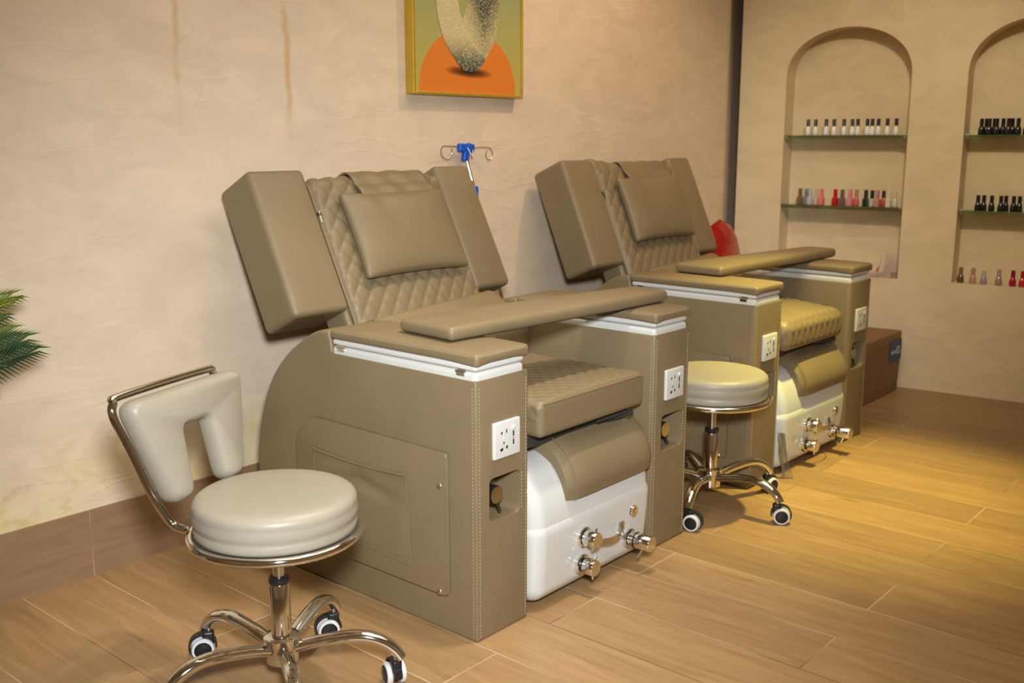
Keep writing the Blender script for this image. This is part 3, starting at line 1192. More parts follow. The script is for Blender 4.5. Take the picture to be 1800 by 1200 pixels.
def caster(parent, ang, rad, yaw):
    M = Matrix.Rotation(ang, 4, 'Z') @ Matrix.Translation((rad, 0, 0)) @ Matrix.Rotation(yaw, 4, 'Z')
    bm = bmesh.new()
    tube(bm, [(0, 0, 0.05), (0, 0, 0.085)], 0.0055, 12, M=M)
    c = finish('caster', bm, STEEL, parent)
    # hooded fork
    bm = bmesh.new()
    seg = 18
    lo, hi = [], []
    off = 0.014
    for i in range(seg + 1):
        a = R(-25) + R(215) * i / seg
        lo.append((off + 0.0275 * math.cos(a), 0.0275 * math.sin(a) + 0.028))
        hi.append((off + 0.031 * math.cos(a), 0.031 * math.sin(a) + 0.028))
    for (a0, a1) in ((-0.009, 0.009),):
        poly = hi + lo[::-1]
        v0 = [bm.verts.new(M @ Vector((p[0], a0, p[1]))) for p in poly]
        v1 = [bm.verts.new(M @ Vector((p[0], a1, p[1]))) for p in poly]
        n = len(poly)
        for i in range(seg):
            bm.faces.new([v0[i], v0[i + 1], v0[n - 2 - i], v0[n - 1 - i]])
            bm.faces.new([v1[i], v1[i + 1], v1[n - 2 - i], v1[n - 1 - i]])
        for i in range(n):
            j = (i + 1) % n
            bm.faces.new([v0[i], v0[j], v1[j], v1[i]])
    rbox(bm, (-0.012, -0.011, 0.030), (0.014, 0.011, 0.062), 0.006, 3, M=M)
    finish('hood', bm, BLACK, c)
    for s in (-1, 1):
        bm = bmesh.new()
        MW = M @ Matrix.Translation((off, s * 0.0145, 0.025)) @ Matrix.Rotation(PI / 2 * -s, 4, 'X')
        lathe(bm, [(0.0, -0.005), (0.0235, -0.005), (0.025, -0.003), (0.025, 0.004), (0.0235, 0.006), (0.0190, 0.0065)], 28, MW, 0, cap=False)
        lathe(bm, [(0.0190, 0.0065), (0.0180, 0.0045), (0.016, 0.007), (0.008, 0.0085), (0, 0.0088)], 28, MW, 1, cap=False)
        w_ = finish('wheel', bm, [GREYW, BLACK], c)
        w_['label'] = 'grey tyred wheel with black hub'


def make_stool(label, loc, th0, yaws, backdir):
    root = thing('salon_stool', label, 'stool', loc, 0, 'rolling salon stools')
    zr = 0.352
    bm = bmesh.new()
    prof = [(0.0, 0.358), (0.155, 0.358), (0.163, 0.362), (0.1655, 0.370), (0.164, 0.379), (0.1625, 0.382), (0.166, 0.388), (0.168, 0.397), (0.1655, 0.407),
            (0.165, 0.411), (0.166, 0.418), (0.163, 0.427), (0.155, 0.433), (0.140, 0.4365), (0.10, 0.439), (0.05, 0.440), (0, 0.440)]
    lathe(bm, prof, 64)
    s = finish('seat', bm, STOOLL, root, 80)
    bm = bmesh.new()
    ring = [(0.171 * math.cos(2 * PI * i / 72), 0.171 * math.sin(2 * PI * i / 72), zr) for i in range(72)]
    tube(bm, ring, 0.009, 12, closed=True)
    lathe(bm, [(0.0, 0.350), (0.165, 0.350), (0.170, 0.356), (0.0, 0.357)], 48)
    for k in range(3):
        a = th0 + k * 2.1
        tube(bm, [(0.02 * math.cos(a), 0.02 * math.sin(a), 0.342), (0.168 * math.cos(a), 0.168 * math.sin(a), 0.345)], 0.005, 8)
    finish('seat_ring', bm, CHROME, root)
    bm = bmesh.new()
    lathe(bm, [(0.0125, 0.20), (0.0125, 0.330), (0.026, 0.336), (0.03, 0.349)], 24)
    finish('piston', bm, STEEL, root)
    bm = bmesh.new()
    lathe(bm, [(0.0215, 0.105), (0.0215, 0.236), (0.0205, 0.238)], 32)
    o = finish('gas_sleeve', bm, CHROME, root)
    bm = bmesh.new()
    lathe(bm, [(0.0205, 0.238), (0.0218, 0.240), (0.0218, 0.250), (0.0185, 0.252), (0.0125, 0.251)], 32)
    finish('sleeve_collar', bm, BLACK, o)
    bm = bmesh.new()
    lathe(bm, [(0.020, 0.062), (0.033, 0.064), (0.034, 0.078), (0.034, 0.104), (0.038, 0.106), (0.038, 0.119), (0.034, 0.122), (0.022, 0.123)], 36)
    finish('hub', bm, CHROME, root)
    for k in range(5):
        a = th0 + k * 2 * PI / 5
        bm = bmesh.new()
        d = Vector((math.cos(a), math.sin(a), 0))
        pr = [(0.025, 0.093), (0.08, 0.106), (0.14, 0.115), (0.18, 0.114), (0.212, 0.103), (0.236, 0.085), (0.250, 0.066)]
        pts = smooth_path([d * r + Vector((0, 0, z)) for r, z in pr], 5)
        rad = [0.0165 - 0.004 * abs(i / len(pts) - 0.35) for i in range(len(pts))]
        tube(bm, pts, rad, 14, flat=0.8)
        lg = finish('leg', bm, CHROME, root)
        caster(lg, a, 0.238, yaws[k])
    if backdir is not None:
        dd = Vector((math.cos(backdir), math.sin(backdir), 0))
        wv = Vector((math.sin(backdir), -math.cos(backdir), 0))
        rec = R(12)
        nn = dd * math.cos(rec) - Vector((0, 0, 1)) * math.sin(rec)
        uu = dd * math.sin(rec) + Vector((0, 0, 1)) * math.cos(rec)
        p0 = dd * 0.185 + Vector((0, 0, 0.42))
        MS = Matrix(((wv.x, uu.x, nn.x, p0.x), (wv.y, uu.y, nn.y, p0.y), (wv.z, uu.z, nn.z, p0.z), (0, 0, 0, 1)))
        # chrome hoop
        half = [(0.085, -0.065, -0.012), (0.092, -0.045, 0.016), (0.112, 0.02, 0.028), (0.140, 0.13, 0.032), (0.158, 0.195, 0.034), (0.150, 0.222, 0.034), (0.125, 0.232, 0.034)]
        left = [(-x, y, z) for x, y, z in half]
        pts = smooth_path([MS @ Vector(p) for p in left] + [MS @ Vector(p) for p in half[::-1]], 6)
        bm = bmesh.new()
        tube(bm, pts, 0.0085, 12)
        hp = finish('back_hoop', bm, CHROME, root)
        # n-shaped pad
        outl = rounded_poly([(-0.178, 0.222), (-0.112, -0.004), (-0.048, -0.004), (-0.040, 0.142), (0.040, 0.142), (0.048, -0.004), (0.112, -0.004), (0.178, 0.222)],
                            [0.04, 0.030, 0.030, 0.014, 0.014, 0.030, 0.030, 0.04], 6)
        bm = bmesh.new()
        # rings inset and pushed out make the pad puffy
        c0 = Vector((0, 0.13))
        N = len(outl)

        def inset(pts_, d):
            out_ = []
            for i in range(N):
                p, a, b = Vector(pts_[i]), Vector(pts_[i - 1]), Vector(pts_[(i + 1) % N])
                t = (b - a)
                t = t.normalized() if t.length > 1e-9 else Vector((1, 0))
                nrm = Vector((-t.y, t.x))
                out_.append(p + nrm * d)
            return out_
        prev = None
        rings = []
        for dz, ins in ((0.018, 0.011), (0.016, 0.004), (0.009, 0.0), (-0.010, 0.0), (-0.018, 0.003), (-0.024, 0.0075), (-0.028, 0.013)):
            pp = inset(outl, ins)
            rings.append([bm.verts.new(MS @ Vector((p.x, p.y, dz - 0.006))) for p in pp])
        for a, b in zip(rings, rings[1:]):
            for i in range(N):
                j = (i + 1) % N
                bm.faces.new([a[i], a[j], b[j], b[i]])
        # caps: the pad is symmetric, so join opposite points of each leg and the bridge row by row
        for ring, ins in ((rings[0], 0.011), (rings[-1], 0.013)):
            co = [MS.inverted() @ v_.co for v_ in ring]
            for tri in tessellate_polygon([[Vector((c.x, c.y, 0)) for c in co]]):
                if len(set(tri)) == 3:
                    try:
                        bm.faces.new([ring[i] for i in tri])
                    except ValueError:
                        pass
        finish('back_pad', bm, STOOLL, root, 45)
    return root


make_stool('beige round stool in front with chrome hoop back and n-shaped back pad', (-0.41, -0.86, 0), R(24), [2.2, 0.9, 2.6, 1.9, 2.0], R(108))
make_stool('backless beige round stool standing between the two pedicure chairs', (1.166, -0.974, 0), R(51), [1.0, 2.0, 1.5, 0.6, 0.1], None)

# ------------------------------------------------------------------ framed print
GOLD = plain('gold_frame', (0.60, 0.40, 0.045, 1), 0.35, 0.55, 0.05)
k = NT('print_background')
v = k.coords()
sep = k.n('ShaderNodeSeparateXYZ')
k.l(v, sep.inputs[0])
mr = k.n('ShaderNodeMapRange')
mr.inputs[1].default_value = 0.0
mr.inputs[2].default_value = 0.62
k.l(sep.outputs[2], mr.inputs[0])
mrx = k.n('ShaderNodeMapRange')
mrx.inputs[1].default_value = -0.3
mrx.inputs[2].default_value = 0.7
k.l(sep.outputs[0], mrx.inputs[0])
fx = k.math('ADD', mr.outputs[0], k.math('MULTIPLY', mrx.outputs[0], 0.05))
k.l(k.ramp([(0.0, (0.47, 0.36, 0.075)), (0.30, (0.40, 0.36, 0.11)), (0.7, (0.27, 0.31, 0.16)), (1, (0.16, 0.22, 0.15))], fx).outputs[0], k.b.inputs['Base Color'])
k.b.inputs['Roughness'].default_value = 0.35
PBG = k.m
k = NT('print_orange')
v = k.coords()
sep = k.n('ShaderNodeSeparateXYZ')
k.l(v, sep.inputs[0])
# the printed smudge under the ring
dx = k.math('DIVIDE', k.math('SUBTRACT', sep.outputs[0], 0.27), 0.125)
dz = k.math('DIVIDE', k.math('SUBTRACT', sep.outputs[2], k.math('MULTIPLY_ADD', sep.outputs[0], -0.03, 0.088)), 0.02)
rr = k.math('ADD', k.math('MULTIPLY', dx, dx), k.math('MULTIPLY', dz, dz))
cc = k.ramp([(0.0, (0.035, 0.012, 0.004)), (0.35, (0.20, 0.055, 0.01)), (1.0, (0.66, 0.19, 0.028))], rr)
k.l(cc.outputs[0], k.b.inputs['Base Color'])
k.b.inputs['Roughness'].default_value = 0.35
PORANGE = k.m


def glitter(name, flip):
    k = NT(name)
    v = k.coords()
    sep = k.n('ShaderNodeSeparateXYZ')
    k.l(v, sep.inputs[0])
    vo = k.n('ShaderNodeTexVoronoi')
    vo.inputs['Scale'].default_value = 460
    k.l(v, vo.inputs['Vector'])
    seph = k.n('ShaderNodeSeparateColor')
    k.l(vo.outputs['Color'], seph.inputs[0])
    mr = k.n('ShaderNodeMapRange')
    k.l(sep.outputs[2], mr.inputs[0])
    if not flip:
        mr.inputs[1].default_value, mr.inputs[2].default_value = 0.085, 0.20
        base = k.ramp([(0.0, (0.012, 0.02, 0.018)), (0.35, (0.10, 0.09, 0.05)), (0.75, (0.42, 0.34, 0.17)), (1, (0.52, 0.43, 0.23))], mr.outputs[0]).outputs[0]
    else:
        mr.inputs[1].default_value, mr.inputs[2].default_value = 0.0, 1.0
        dia = k.math('ADD', k.math('MULTIPLY', sep.outputs[2], 1.9), k.math('MULTIPLY', sep.outputs[0], 0.5))
        dia = k.math('SUBTRACT', dia, k.math('MULTIPLY', k.math('ABSOLUTE', k.math('SUBTRACT', sep.outputs[0], 0.345)), 3.2))
        base = k.ramp([(0.30, (0.50, 0.41, 0.22)), (0.45, (0.36, 0.29, 0.14)), (0.68, (0.045, 0.045, 0.03))], dia).outputs[0]
    spark = k.ramp([(0.70, (0, 0, 0)), (0.80, (1, 1, 1))], seph.outputs[0]).outputs[0]
    tint = k.ramp([(0.0, (0.85, 0.72, 0.30)), (0.45, (0.9, 0.85, 0.6)), (0.75, (0.25, 0.45, 0.42)), (1, (0.9, 0.9, 0.8))], seph.outputs[1]).outputs[0]
    col = k.mix(base, tint, k.math('MULTIPLY', spark, 0.6))
    k.l(col, k.b.inputs['Base Color'])
    k.b.inputs['Roughness'].default_value = 0.35
    return k.m


pic = thing('framed_print', 'gold framed print of a glittering loop on an orange semicircle', 'framed picture', (0.7985, -0.0, 1.289))
W_, H_, D_ = 0.553, 0.76, 0.04
bm = bmesh.new()
t = 0.009
for lo, hi in (((0, -D_, 0), (t, -0.001, H_)), ((W_ - t, -D_, 0), (W_, -0.001, H_)), ((t, -D_, 0), (W_ - t, -0.001, t)), ((t, -D_, H_ - t), (W_ - t, -0.001, H_))):
    rbox(bm, lo, hi, 0.0015, 2)
finish('frame', bm, GOLD, pic)
bm = bmesh.new()
box(bm, (t, -0.033, t), (W_ - t, -0.004, H_ - t))
sheet = finish('art_sheet', bm, PBG, pic, 0)


def flat(name, pts, y, mat):
    bm = bmesh.new()
    prism(bm, pts, 'y', y - 0.0004, y)
    o = finish(name, bm, mat, sheet, 0)
    return o


flat('orange_semicircle', [(max(t, min(W_ - t, 0.272 + 0.243 * math.cos(R(a)))), t + 0.215 * math.sin(R(a)) ** 0.9) for a in range(0, 181, 4)], -0.0332, PORANGE)
# right limb of the loop, then the left limb over it
rl = smooth_path([(0.262, 0.30, 0), (0.30, 0.235, 0), (0.335, 0.29, 0), (0.35, 0.40, 0), (0.33, 0.50, 0), (0.27, 0.56, 0), (0.272, 0.60, 0), (0.36, 0.585, 0), (0.415, 0.50, 0), (0.428, 0.36, 0), (0.422, 0.24, 0), (0.400, 0.185, 0), (0.366, 0.140, 0), (0.328, 0.105, 0), (0.27, 0.13, 0), (0.25, 0.20, 0)], 6)
rl = [(0.20, 0.205), (0.236, 0.245), (0.262, 0.30), (0.295, 0.36), (0.318, 0.42), (0.31, 0.50), (0.27, 0.56), (0.272, 0.60), (0.34, 0.592), (0.395, 0.53), (0.422, 0.43), (0.428, 0.33), (0.421, 0.245), (0.398, 0.185), (0.366, 0.142), (0.33, 0.105), (0.26, 0.10), (0.21, 0.15)]
rl = [(p.x, p.y) for p in smooth_path([(a, b, 0) for a, b in rl], 4)]
flat('glitter_loop', rl, -0.0338, glitter('glitter_dark', True))
ll = [(0.113, 0.36), (0.112, 0.30), (0.125, 0.235), (0.152, 0.175), (0.19, 0.130), (0.228, 0.094), (0.262, 0.083), (0.300, 0.086), (0.335, 0.105), (0.352, 0.130),
      (0.315, 0.150), (0.277, 0.185), (0.245, 0.235), (0.222, 0.29), (0.212, 0.345), (0.218, 0.42), (0.25, 0.50), (0.30, 0.56), (0.32, 0.59), (0.27, 0.605), (0.20, 0.575), (0.145, 0.50), (0.120, 0.43)]
ll = [(p.x, p.y) for p in smooth_path([(a, b, 0) for a, b in ll], 4)]
flat('glitter_loop', ll, -0.0345, glitter('glitter_light', False))

# ------------------------------------------------------------------ IV pole behind the nearer chair
ivt = Vector((1.052, -0.035, 1.07))
ivd = Vector((0.10, -0.20, -0.86)).normalized()
base = ivt + ivd * (1.07 / -ivd.z)
iv = thing('drip_stand', 'steel drip stand with blue plastic hook head behind the nearer chair', 'drip stand', (base.x, base.y, 0))
loc = lambda p: Vector(p) - Vector((base.x, base.y, 0))
bm = bmesh.new()
tube(bm, [loc(ivt + ivd * -0.01), loc(base + Vector((0, 0, 0.012)))], 0.0065, 14)
finish('pole', bm, CHROME, iv)
bm = bmesh.new()
lathe(bm, [(0.0, 0.0), (0.10, 0.0), (0.10, 0.008), (0.03, 0.016), (0.012, 0.03), (0, 0.03)], 32)
finish('foot', bm, STEEL, iv)
bm = bmesh.new()
hd = Matrix.Translation(loc(ivt + ivd * -0.022)) @ Matrix.Rotation(R(8), 4, 'Y')
rbox(bm, (-0.012, -0.011, -0.025), (0.014, 0.009, 0.03), 0.005, 3, M=hd)
rbox(bm, (-0.037, -0.011, 0.006), (-0.002, 0.009, 0.036), 0.007, 4, M=hd @ Matrix.Rotation(R(-6), 4, 'Y'))
rbox(bm, (0.002, -0.011, 0.010), (0.036, 0.009, 0.041), 0.007, 4, M=hd @ Matrix.Rotation(R(4), 4, 'Y'))
finish('hook_head', bm, BLUE, iv)
for sgn, end in ((-1, (-0.075, -0.004)), (1, (0.075, 0.012))):
    bm = bmesh.new()
    pts = [hd @ Vector((sgn * 0.03, 0, 0.022)), hd @ Vector((sgn * 0.06, -0.004, 0.022 + end[1] * 0.8))]
    c = hd @ Vector((sgn * 0.108, -0.008, end[1] - 0.012 + 0.004 * sgn))
    for i in range(0, 15):
        a = (R(105) + R(290) * i / 14) if sgn < 0 else (R(75) - R(290) * i / 14)
        pts.append(Vector((c.x + 0.022 * math.cos(a), c.y - 0.001 * i, c.z + 0.022 * math.sin(a) + 0.012)))
    tube(bm, smooth_path(pts, 4), 0.0016, 8)
    finish('wire_hook', bm, STEEL, iv)
bm = bmesh.new()
tube(bm, smooth_path([hd @ Vector(p) for p in ((-0.004, -0.012, 0.022), (0.000, -0.03, -0.004), (0.008, -0.028, -0.012), (0.016, -0.02, 0.016))], 6), 0.0016, 8)
finish('wire_hook', bm, STEEL, iv)
bm = bmesh.new()
kp = loc(ivt + ivd * 0.112)
M = Matrix.Translation(kp) @ Matrix.Rotation(R(60), 4, 'Z') @ Matrix.Rotation(PI / 2, 4, 'Y')
lathe(bm, [(0.006, -0.004), (0.010, 0.0), (0.016, 0.006), (0.016, 0.018), (0.012, 0.022), (0, 0.023)], 20, M)
rbox(bm, (kp.x - 0.011, kp.y - 0.011, kp.z - 0.02), (kp.x + 0.011, kp.y + 0.011, kp.z + 0.02), 0.006, 3)
finish('clamp_knob', bm, BLUE, iv)

# ------------------------------------------------------------------ cardboard box and red foil balloon in the corner
k = NT('cardboard')
v = k.coords()
n1 = k.noise(k.coords(scale=(1, 1, 8)), 5, 5, 0.6)
k.l(k.ramp([(0.3, (0.18, 0.090, 0.038)), (0.7, (0.25, 0.135, 0.062))], n1).outputs[0], k.b.inputs['Base Color'])
k.b.inputs['Roughness'].default_value = 0.7
k.bump(k.noise(v, 12, 4), 0.25, 0.01)
CARD = k.m
cbx = thing('cardboard_box', 'brown cardboard box with a dark blue label on the floor by the niche wall', 'box', (2.52, -0.855, 0))
bm = bmesh.new()
BW, BD, BH = 0.59, 0.72, 0.278


def f(p):
    x, y, z = p
    # tired cardboard: sides bow, the right edge follows the wall
    x += 0.008 * math.sin(z / BH * PI) * (1 if x > 0.3 else -1)
    if x > 0.3:
        x -= 0.10 * (y / BD)
        x -= 0.018 * (1 - z / BH)
    y -= 0.006 * math.sin(x / BW * PI) * (1 if y < 0.3 else 0)
    return (x, y, z)


rbox(bm, (0, 0, 0), (BW, BD, BH), 0.006, 2, (8, 8, 6), f)
bxo = finish('carton', bm, CARD, cbx, 40)
bm = bmesh.new()
rbox(bm, (-0.001, 0.30, BH - 0.001), (BW - 0.06, 0.36, BH + 0.0015), 0.0005, 1)
finish('packing_tape', bm, plain('brown_tape', (0.26, 0.15, 0.07, 1), 0.25), bxo)
bm = bmesh.new()
box(bm, (0.435, -0.0085, 0.148), (0.572, -0.0065, 0.243))
lb = finish('shipping_label', bm, plain('label_blue', (0.012, 0.055, 0.16, 1), 0.5), bxo, 0)
lb['label'] = 'dark blue printed label'
# an illegible row of pale letters and a pale mark, as on the label
bm = bmesh.new()
xx = 0.446
for wd, kind in ((0.010, 'E'), (0.010, 'N'), (0.010, 'O'), (0.010, 'I'), (0.010, 'N'), (0.010, 'C')):
    z0, z1 = 0.183, 0.201
    y0, y1 = -0.0092, -0.0085
    box(bm, (xx, y0, z0), (xx + 0.0025, y1, z1))
    if kind in 'EC':
        for z in (z0, (z0 + z1) / 2 - 0.001, z1 - 0.0025):
            if kind == 'C' and z not in (z0, z1 - 0.0025):
                continue
            box(bm, (xx, y0, z), (xx + wd - 0.002, y1, z + 0.0025))
    if kind in 'NO':
        box(bm, (xx + wd - 0.0045, y0, z0), (xx + wd - 0.002, y1, z1))
        box(bm, (xx, y0, z1 - 0.0025), (xx + wd - 0.002, y1, z1))
    if kind == 'O':
        box(bm, (xx, y0, z0), (xx + wd - 0.002, y1, z0 + 0.0025))
    xx += wd + 0.001
M = Matrix.Translation((0.533, -0.0085, 0.195)) @ Matrix.Rotation(PI / 2, 4, 'X')
lathe(bm, [(0.019, 0), (0.019, 0.0006), (0.011, 0.0006), (0.011, 0.0)], 24, M, cap=False)
finish('label_print', bm, plain('label_grey', (0.52, 0.52, 0.52, 1), 0.6), lb, 0)

k = NT('red_foil')
v = k.coords()
k.l(k.ramp([(0.3, (0.42, 0.008, 0.008)), (0.7, (0.62, 0.018, 0.012))], k.noise(v, 6, 3)).outputs[0], k.b.inputs['Base Color'])
k.b.inputs['Metallic'].default_value = 0.55
k.b.inputs['Roughness'].default_value = 0.24
k.bump(k.noise(k.coords(scale=(1, 3, 1)), 16, 4, 0.6, 0.8), 0.5, 0.02)
RFOIL = k.m
bal = thing('foil_balloon', 'shiny red foil balloon on the cardboard box behind the farther chair', 'balloon', (2.60, -0.17, 0.288))
bm = bmesh.new()
RB = 0.245
prof = []
for i in range(0, 25):
    a = PI * i / 24
    r = RB * math.sin(a) ** 0.75 if 0 < i < 24 else 0
    prof.append((r, -0.075 * math.cos(a)))
seg = 72
M = Matrix.Translation((0, 0, RB * 1.0)) @ Matrix.Rotation(R(12), 4, 'Z') @ Matrix.Rotation(PI / 2, 4, 'X')
lathe(bm, prof, seg, M)
for v_ in bm.verts:
    p = M.inverted() @ v_.co
    ang = math.atan2(p.y, p.x)
    r = math.hypot(p.x, p.y) / RB
    kk = 1 - 0.035 * (0.5 + 0.5 * math.cos(ang * 18)) * r ** 4
    v_.co = M @ Vector((p.x * kk, p.y * kk, p.z))
bo = finish('foil_skin', bm, RFOIL, bal, 80)
bm = bmesh.new()
ring = []
for i in range(72):
    a = 2 * PI * i / 72
    kk = RB * (1.015 - 0.035 * (0.5 + 0.5 * math.cos(a * 18)))
    ring.append(M @ Vector((kk * math.cos(a), kk * math.sin(a), 0)))
tube(bm, ring, 0.005, 6, closed=True, flat=0.4)
finish('seam_rim', bm, RFOIL, bal)

# ------------------------------------------------------------------ glass shelves and nail-polish bottles


def N3(s, d, z):
    return MN @ Vector((s, d, z))


shelf_names = [('upper', 1.162, 'upper'), ('lower', 0.833, 'lower')]
for ni, (s0, s1) in enumerate(NICHES[:2]):
    for which, z, _ in shelf_names:
        bm = bmesh.new()
        rbox(bm, (s0 + 0.001, 0.004, z - 0.009), (s1 - 0.001, DEP - 0.001, z), 0.001, 1, M=MN)
        bmesh.ops.transform(bm, matrix=Matrix.Translation(-N3((s0 + s1) / 2, 0.05, z - 0.009)), verts=bm.verts)
        lab = '%s green-edged glass shelf in the %s arched niche' % (which, 'left' if ni == 0 else 'right')
        sh = thing('glass_shelf', lab, 'shelf', N3((s0 + s1) / 2, 0.05, z - 0.009), 0, 'glass shelves in the arched niches')
        finish('glass_pane', bm, SHELFG, sh)
        for ss in (s0 + 0.012, s1 - 0.012):
            bm = bmesh.new()
            rbox(bm, (ss - 0.010, 0.006, z - 0.016), (ss + 0.010, 0.022, z + 0.004), 0.002, 2, M=MN)
            bmesh.ops.transform(bm, matrix=Matrix.Translation(-N3((s0 + s1) / 2, 0.05, z - 0.009)), verts=bm.verts)
            finish('shelf_clip', bm, STEEL, sh)


def gloss(name, col, rough=0.15, trans=0.0, metal=0.0):
    return plain(name, (*col, 1), rough, metal, 0.03, coat=0.5, trans=trans)


CAPB = gloss('cap_black', (0.010, 0.010, 0.011))
PEARL = gloss('pearl_polish', (0.80, 0.79, 0.80), 0.2)
BLKB = gloss('black_bottle', (0.011, 0.011, 0.014))
CLEARG = glass_mat('clear_glass', (0.92, 0.90, 0.88, 1))


def bottle(label, s, d, z, col_body, col_cap, kind='round', h=0.074, group=None, wd=1.0):
    """kind: round shouldered bottle with slim cap / square bottle with square cap"""
    p = N3(s, d, z + 0.0003)
    o = thing('nail_polish_bottle', label, 'nail polish', p, -TB - PI / 2 + PI / 2, group)
    bm = bmesh.new()
    if kind == 'round':
        prof = [(0.0, 0), (0.0105, 0), (0.0130, 0.002), (0.0135, 0.012), (0.0128, 0.024), (0.0105, 0.034), (0.0075, 0.040), (0.0065, 0.043), (0, 0.043)]
        prof = [(r * wd, zz * h / 0.074) for r, zz in prof]
        lathe(bm, prof, 20)
    else:
        rbox(bm, (-0.0145 * wd, -0.011, 0.0), (0.0145 * wd, 0.011, 0.036 * h / 0.074), 0.0035, 3)
    finish('bottle_body', bm, col_body, o, 60)
    bm = bmesh.new()
    if kind == 'round':
        prof = [(0.0075, 0.0415), (0.0085, 0.042), (0.0083, 0.0735), (0.0075, 0.074), (0, 0.074)]
        lathe(bm, [(r * wd, zz * h / 0.074) for r, zz in prof], 20)
    else:
        rbox(bm, (-0.0072 * wd, -0.0072, 0.035 * h / 0.074), (0.0072 * wd, 0.0072, h), 0.0015, 2)
    finish('cap', bm, col_cap, o, 40)
    return o


ORD = ['first', 'second', 'third', 'fourth', 'fifth', 'sixth', 'seventh', 'eighth', 'ninth', 'tenth', 'eleventh', 'last']
for i, s in enumerate([0.336, 0.370, 0.419, 0.460, 0.505, 0.542, 0.571, 0.613, 0.634, 0.665, 0.704, 0.742]):
    bottle('pearl white nail polish with black cap, %s from left on upper left shelf' % ORD[i], s, 0.04 + 0.006 * ((i * 7) % 3), 1.162, PEARL, CAPB, 'round', 0.075, 'pearl polishes on the upper left shelf')
mixed = [
    (0.318, 0.030, 'sq', 'olive_brown', (0.20, 0.115, 0.045), 'olive brown square nail polish at left end of lower left shelf'),
    (0.341, 0.052, 'sq', 'slate_blue', (0.20, 0.25, 0.33), 'slate blue square nail polish behind the olive brown one'),
    (0.368, 0.030, 'sq', 'silver_grey', (0.50, 0.51, 0.55), 'silver grey square nail polish on lower left shelf'),
    (0.388, 0.058, 'sq', 'pale_lilac', (0.60, 0.47, 0.47), 'pale lilac square nail polish behind the silver grey one'),
    (0.421, 0.036, 'sq', 'salmon_pink', (0.80, 0.20, 0.20), 'salmon pink square nail polish standing alone on lower left shelf'),
    (0.487, 0.036, 'sq', 'bright_red', (0.55, 0.006, 0.010), 'bright red square nail polish on lower left shelf'),
    (0.517, 0.048, 'sq', 'mauve_grey', (0.17, 0.11, 0.12), 'dark mauve square nail polish beside the bright red one'),
    (0.558, 0.034, 'sq', 'orchid_pink', (0.72, 0.26, 0.36), 'orchid pink square nail polish on lower left shelf'),
    (0.586, 0.040, 'clear', 'coral_red', (0.62, 0.10, 0.08), 'clear bottle of coral polish with rose cap beside the orchid pink one'),
    (0.632, 0.032, 'sq', 'bottle_green', (0.010, 0.045, 0.032), 'dark green square nail polish on lower left shelf'),
    (0.654, 0.058, 'sq', 'white_body', (0.62, 0.55, 0.48), 'pale nail polish with dark green cap behind the dark green one'),
    (0.684, 0.032, 'sq', 'dusty_rose', (0.52, 0.26, 0.22), 'dusty rose square nail polish near right end of lower left shelf'),
    (0.708, 0.050, 'round', 'brick_red', (0.42, 0.075, 0.05), 'brick red nail polish with dark brown cap behind the dusty rose one'),
    (0.737, 0.032, 'sq', 'cream', (0.66, 0.62, 0.52), 'cream white square nail polish near right end of lower left shelf'),
    (0.758, 0.054, 'clear', 'clear_top', (0.60, 0.52, 0.43), 'clear glass nail polish at right end of lower left shelf'),
]
for s, d, kind, nm, col, lab in mixed:
    body = gloss('polish_' + nm, col)
    cap = body
    if nm == 'white_body':
        cap = gloss('polish_bottle_green', (0.010, 0.045, 0.032))
    if nm == 'brick_red':
        cap = gloss('polish_brown', (0.06, 0.022, 0.016))
    if nm == 'coral_red':
        cap = gloss('cap_rose', (0.45, 0.22, 0.17))
    bottle(lab, s, d, 0.833, body, cap, 'round' if kind in ('round', 'clear') else 'sq', 0.078 if d < 0.045 else 0.076, 'coloured polishes on the lower left shelf')
row = [(1.108, .035), (1.124, .055), (1.140, .032), (1.157, .052), (1.170, .03), (1.192, .05), (1.216, .032), (1.228, .055), (1.254, .036), (1.285, .05)]
for i, (s, d) in enumerate(row):
    bottle('black nail polish bottle, %s from left on upper right shelf' % ORD[i], s, d, 1.162, BLKB, CAPB, 'round', 0.070, 'black polishes on the upper right shelf')
row = [(1.120, .035), (1.142, .045), (1.176, .036), (1.214, .030), (1.230, .055), (1.264, .036), (1.287, .04)]
for i, (s, d) in enumerate(row):
    bottle('black nail polish bottle, %s from left on lower right shelf' % ORD[i], s, d, 0.833, BLKB, CAPB, 'round', 0.068, 'black polishes on the lower right shelf')
sill = [
    (1.074, 'bronze', (0.11, 0.06, 0.03), (0.25, 0.18, 0.11), 'bronze brown nail polish at left end of the right niche sill'),
    (1.126, 'nude', (0.45, 0.28, 0.18), (0.55, 0.36, 0.25), 'nude pink nail polish on the right niche sill'),
    (1.171, 'lavender', (0.30, 0.26, 0.33), (0.60, 0.55, 0.45), 'short lavender nail polish on the right niche sill'),
    (1.232, 'mauve', (0.35, 0.20, 0.20), (0.50, 0.40, 0.40), 'mauve nail polish with silvery cap on the right niche sill'),
    (1.289, 'crimson', (0.33, 0.005, 0.03), (0.33, 0.01, 0.04), 'crimson nail polish on the right niche sill'),
    (1.328, 'scarlet', (0.50, 0.015, 0.015), (0.45, 0.02, 0.02), 'scarlet nail polish at the photo right edge on niche sill'),
]
for i, (s, nm, cb, cc, lab) in enumerate(sill):
    bottle(lab, s, 0.035, ZB, gloss('sill_' + nm, cb), gloss('sillcap_' + nm, cc, 0.2, 0, 0.3), 'round', 0.070 if i != 2 else 0.060, 'polishes on the right niche sill', 1.1)

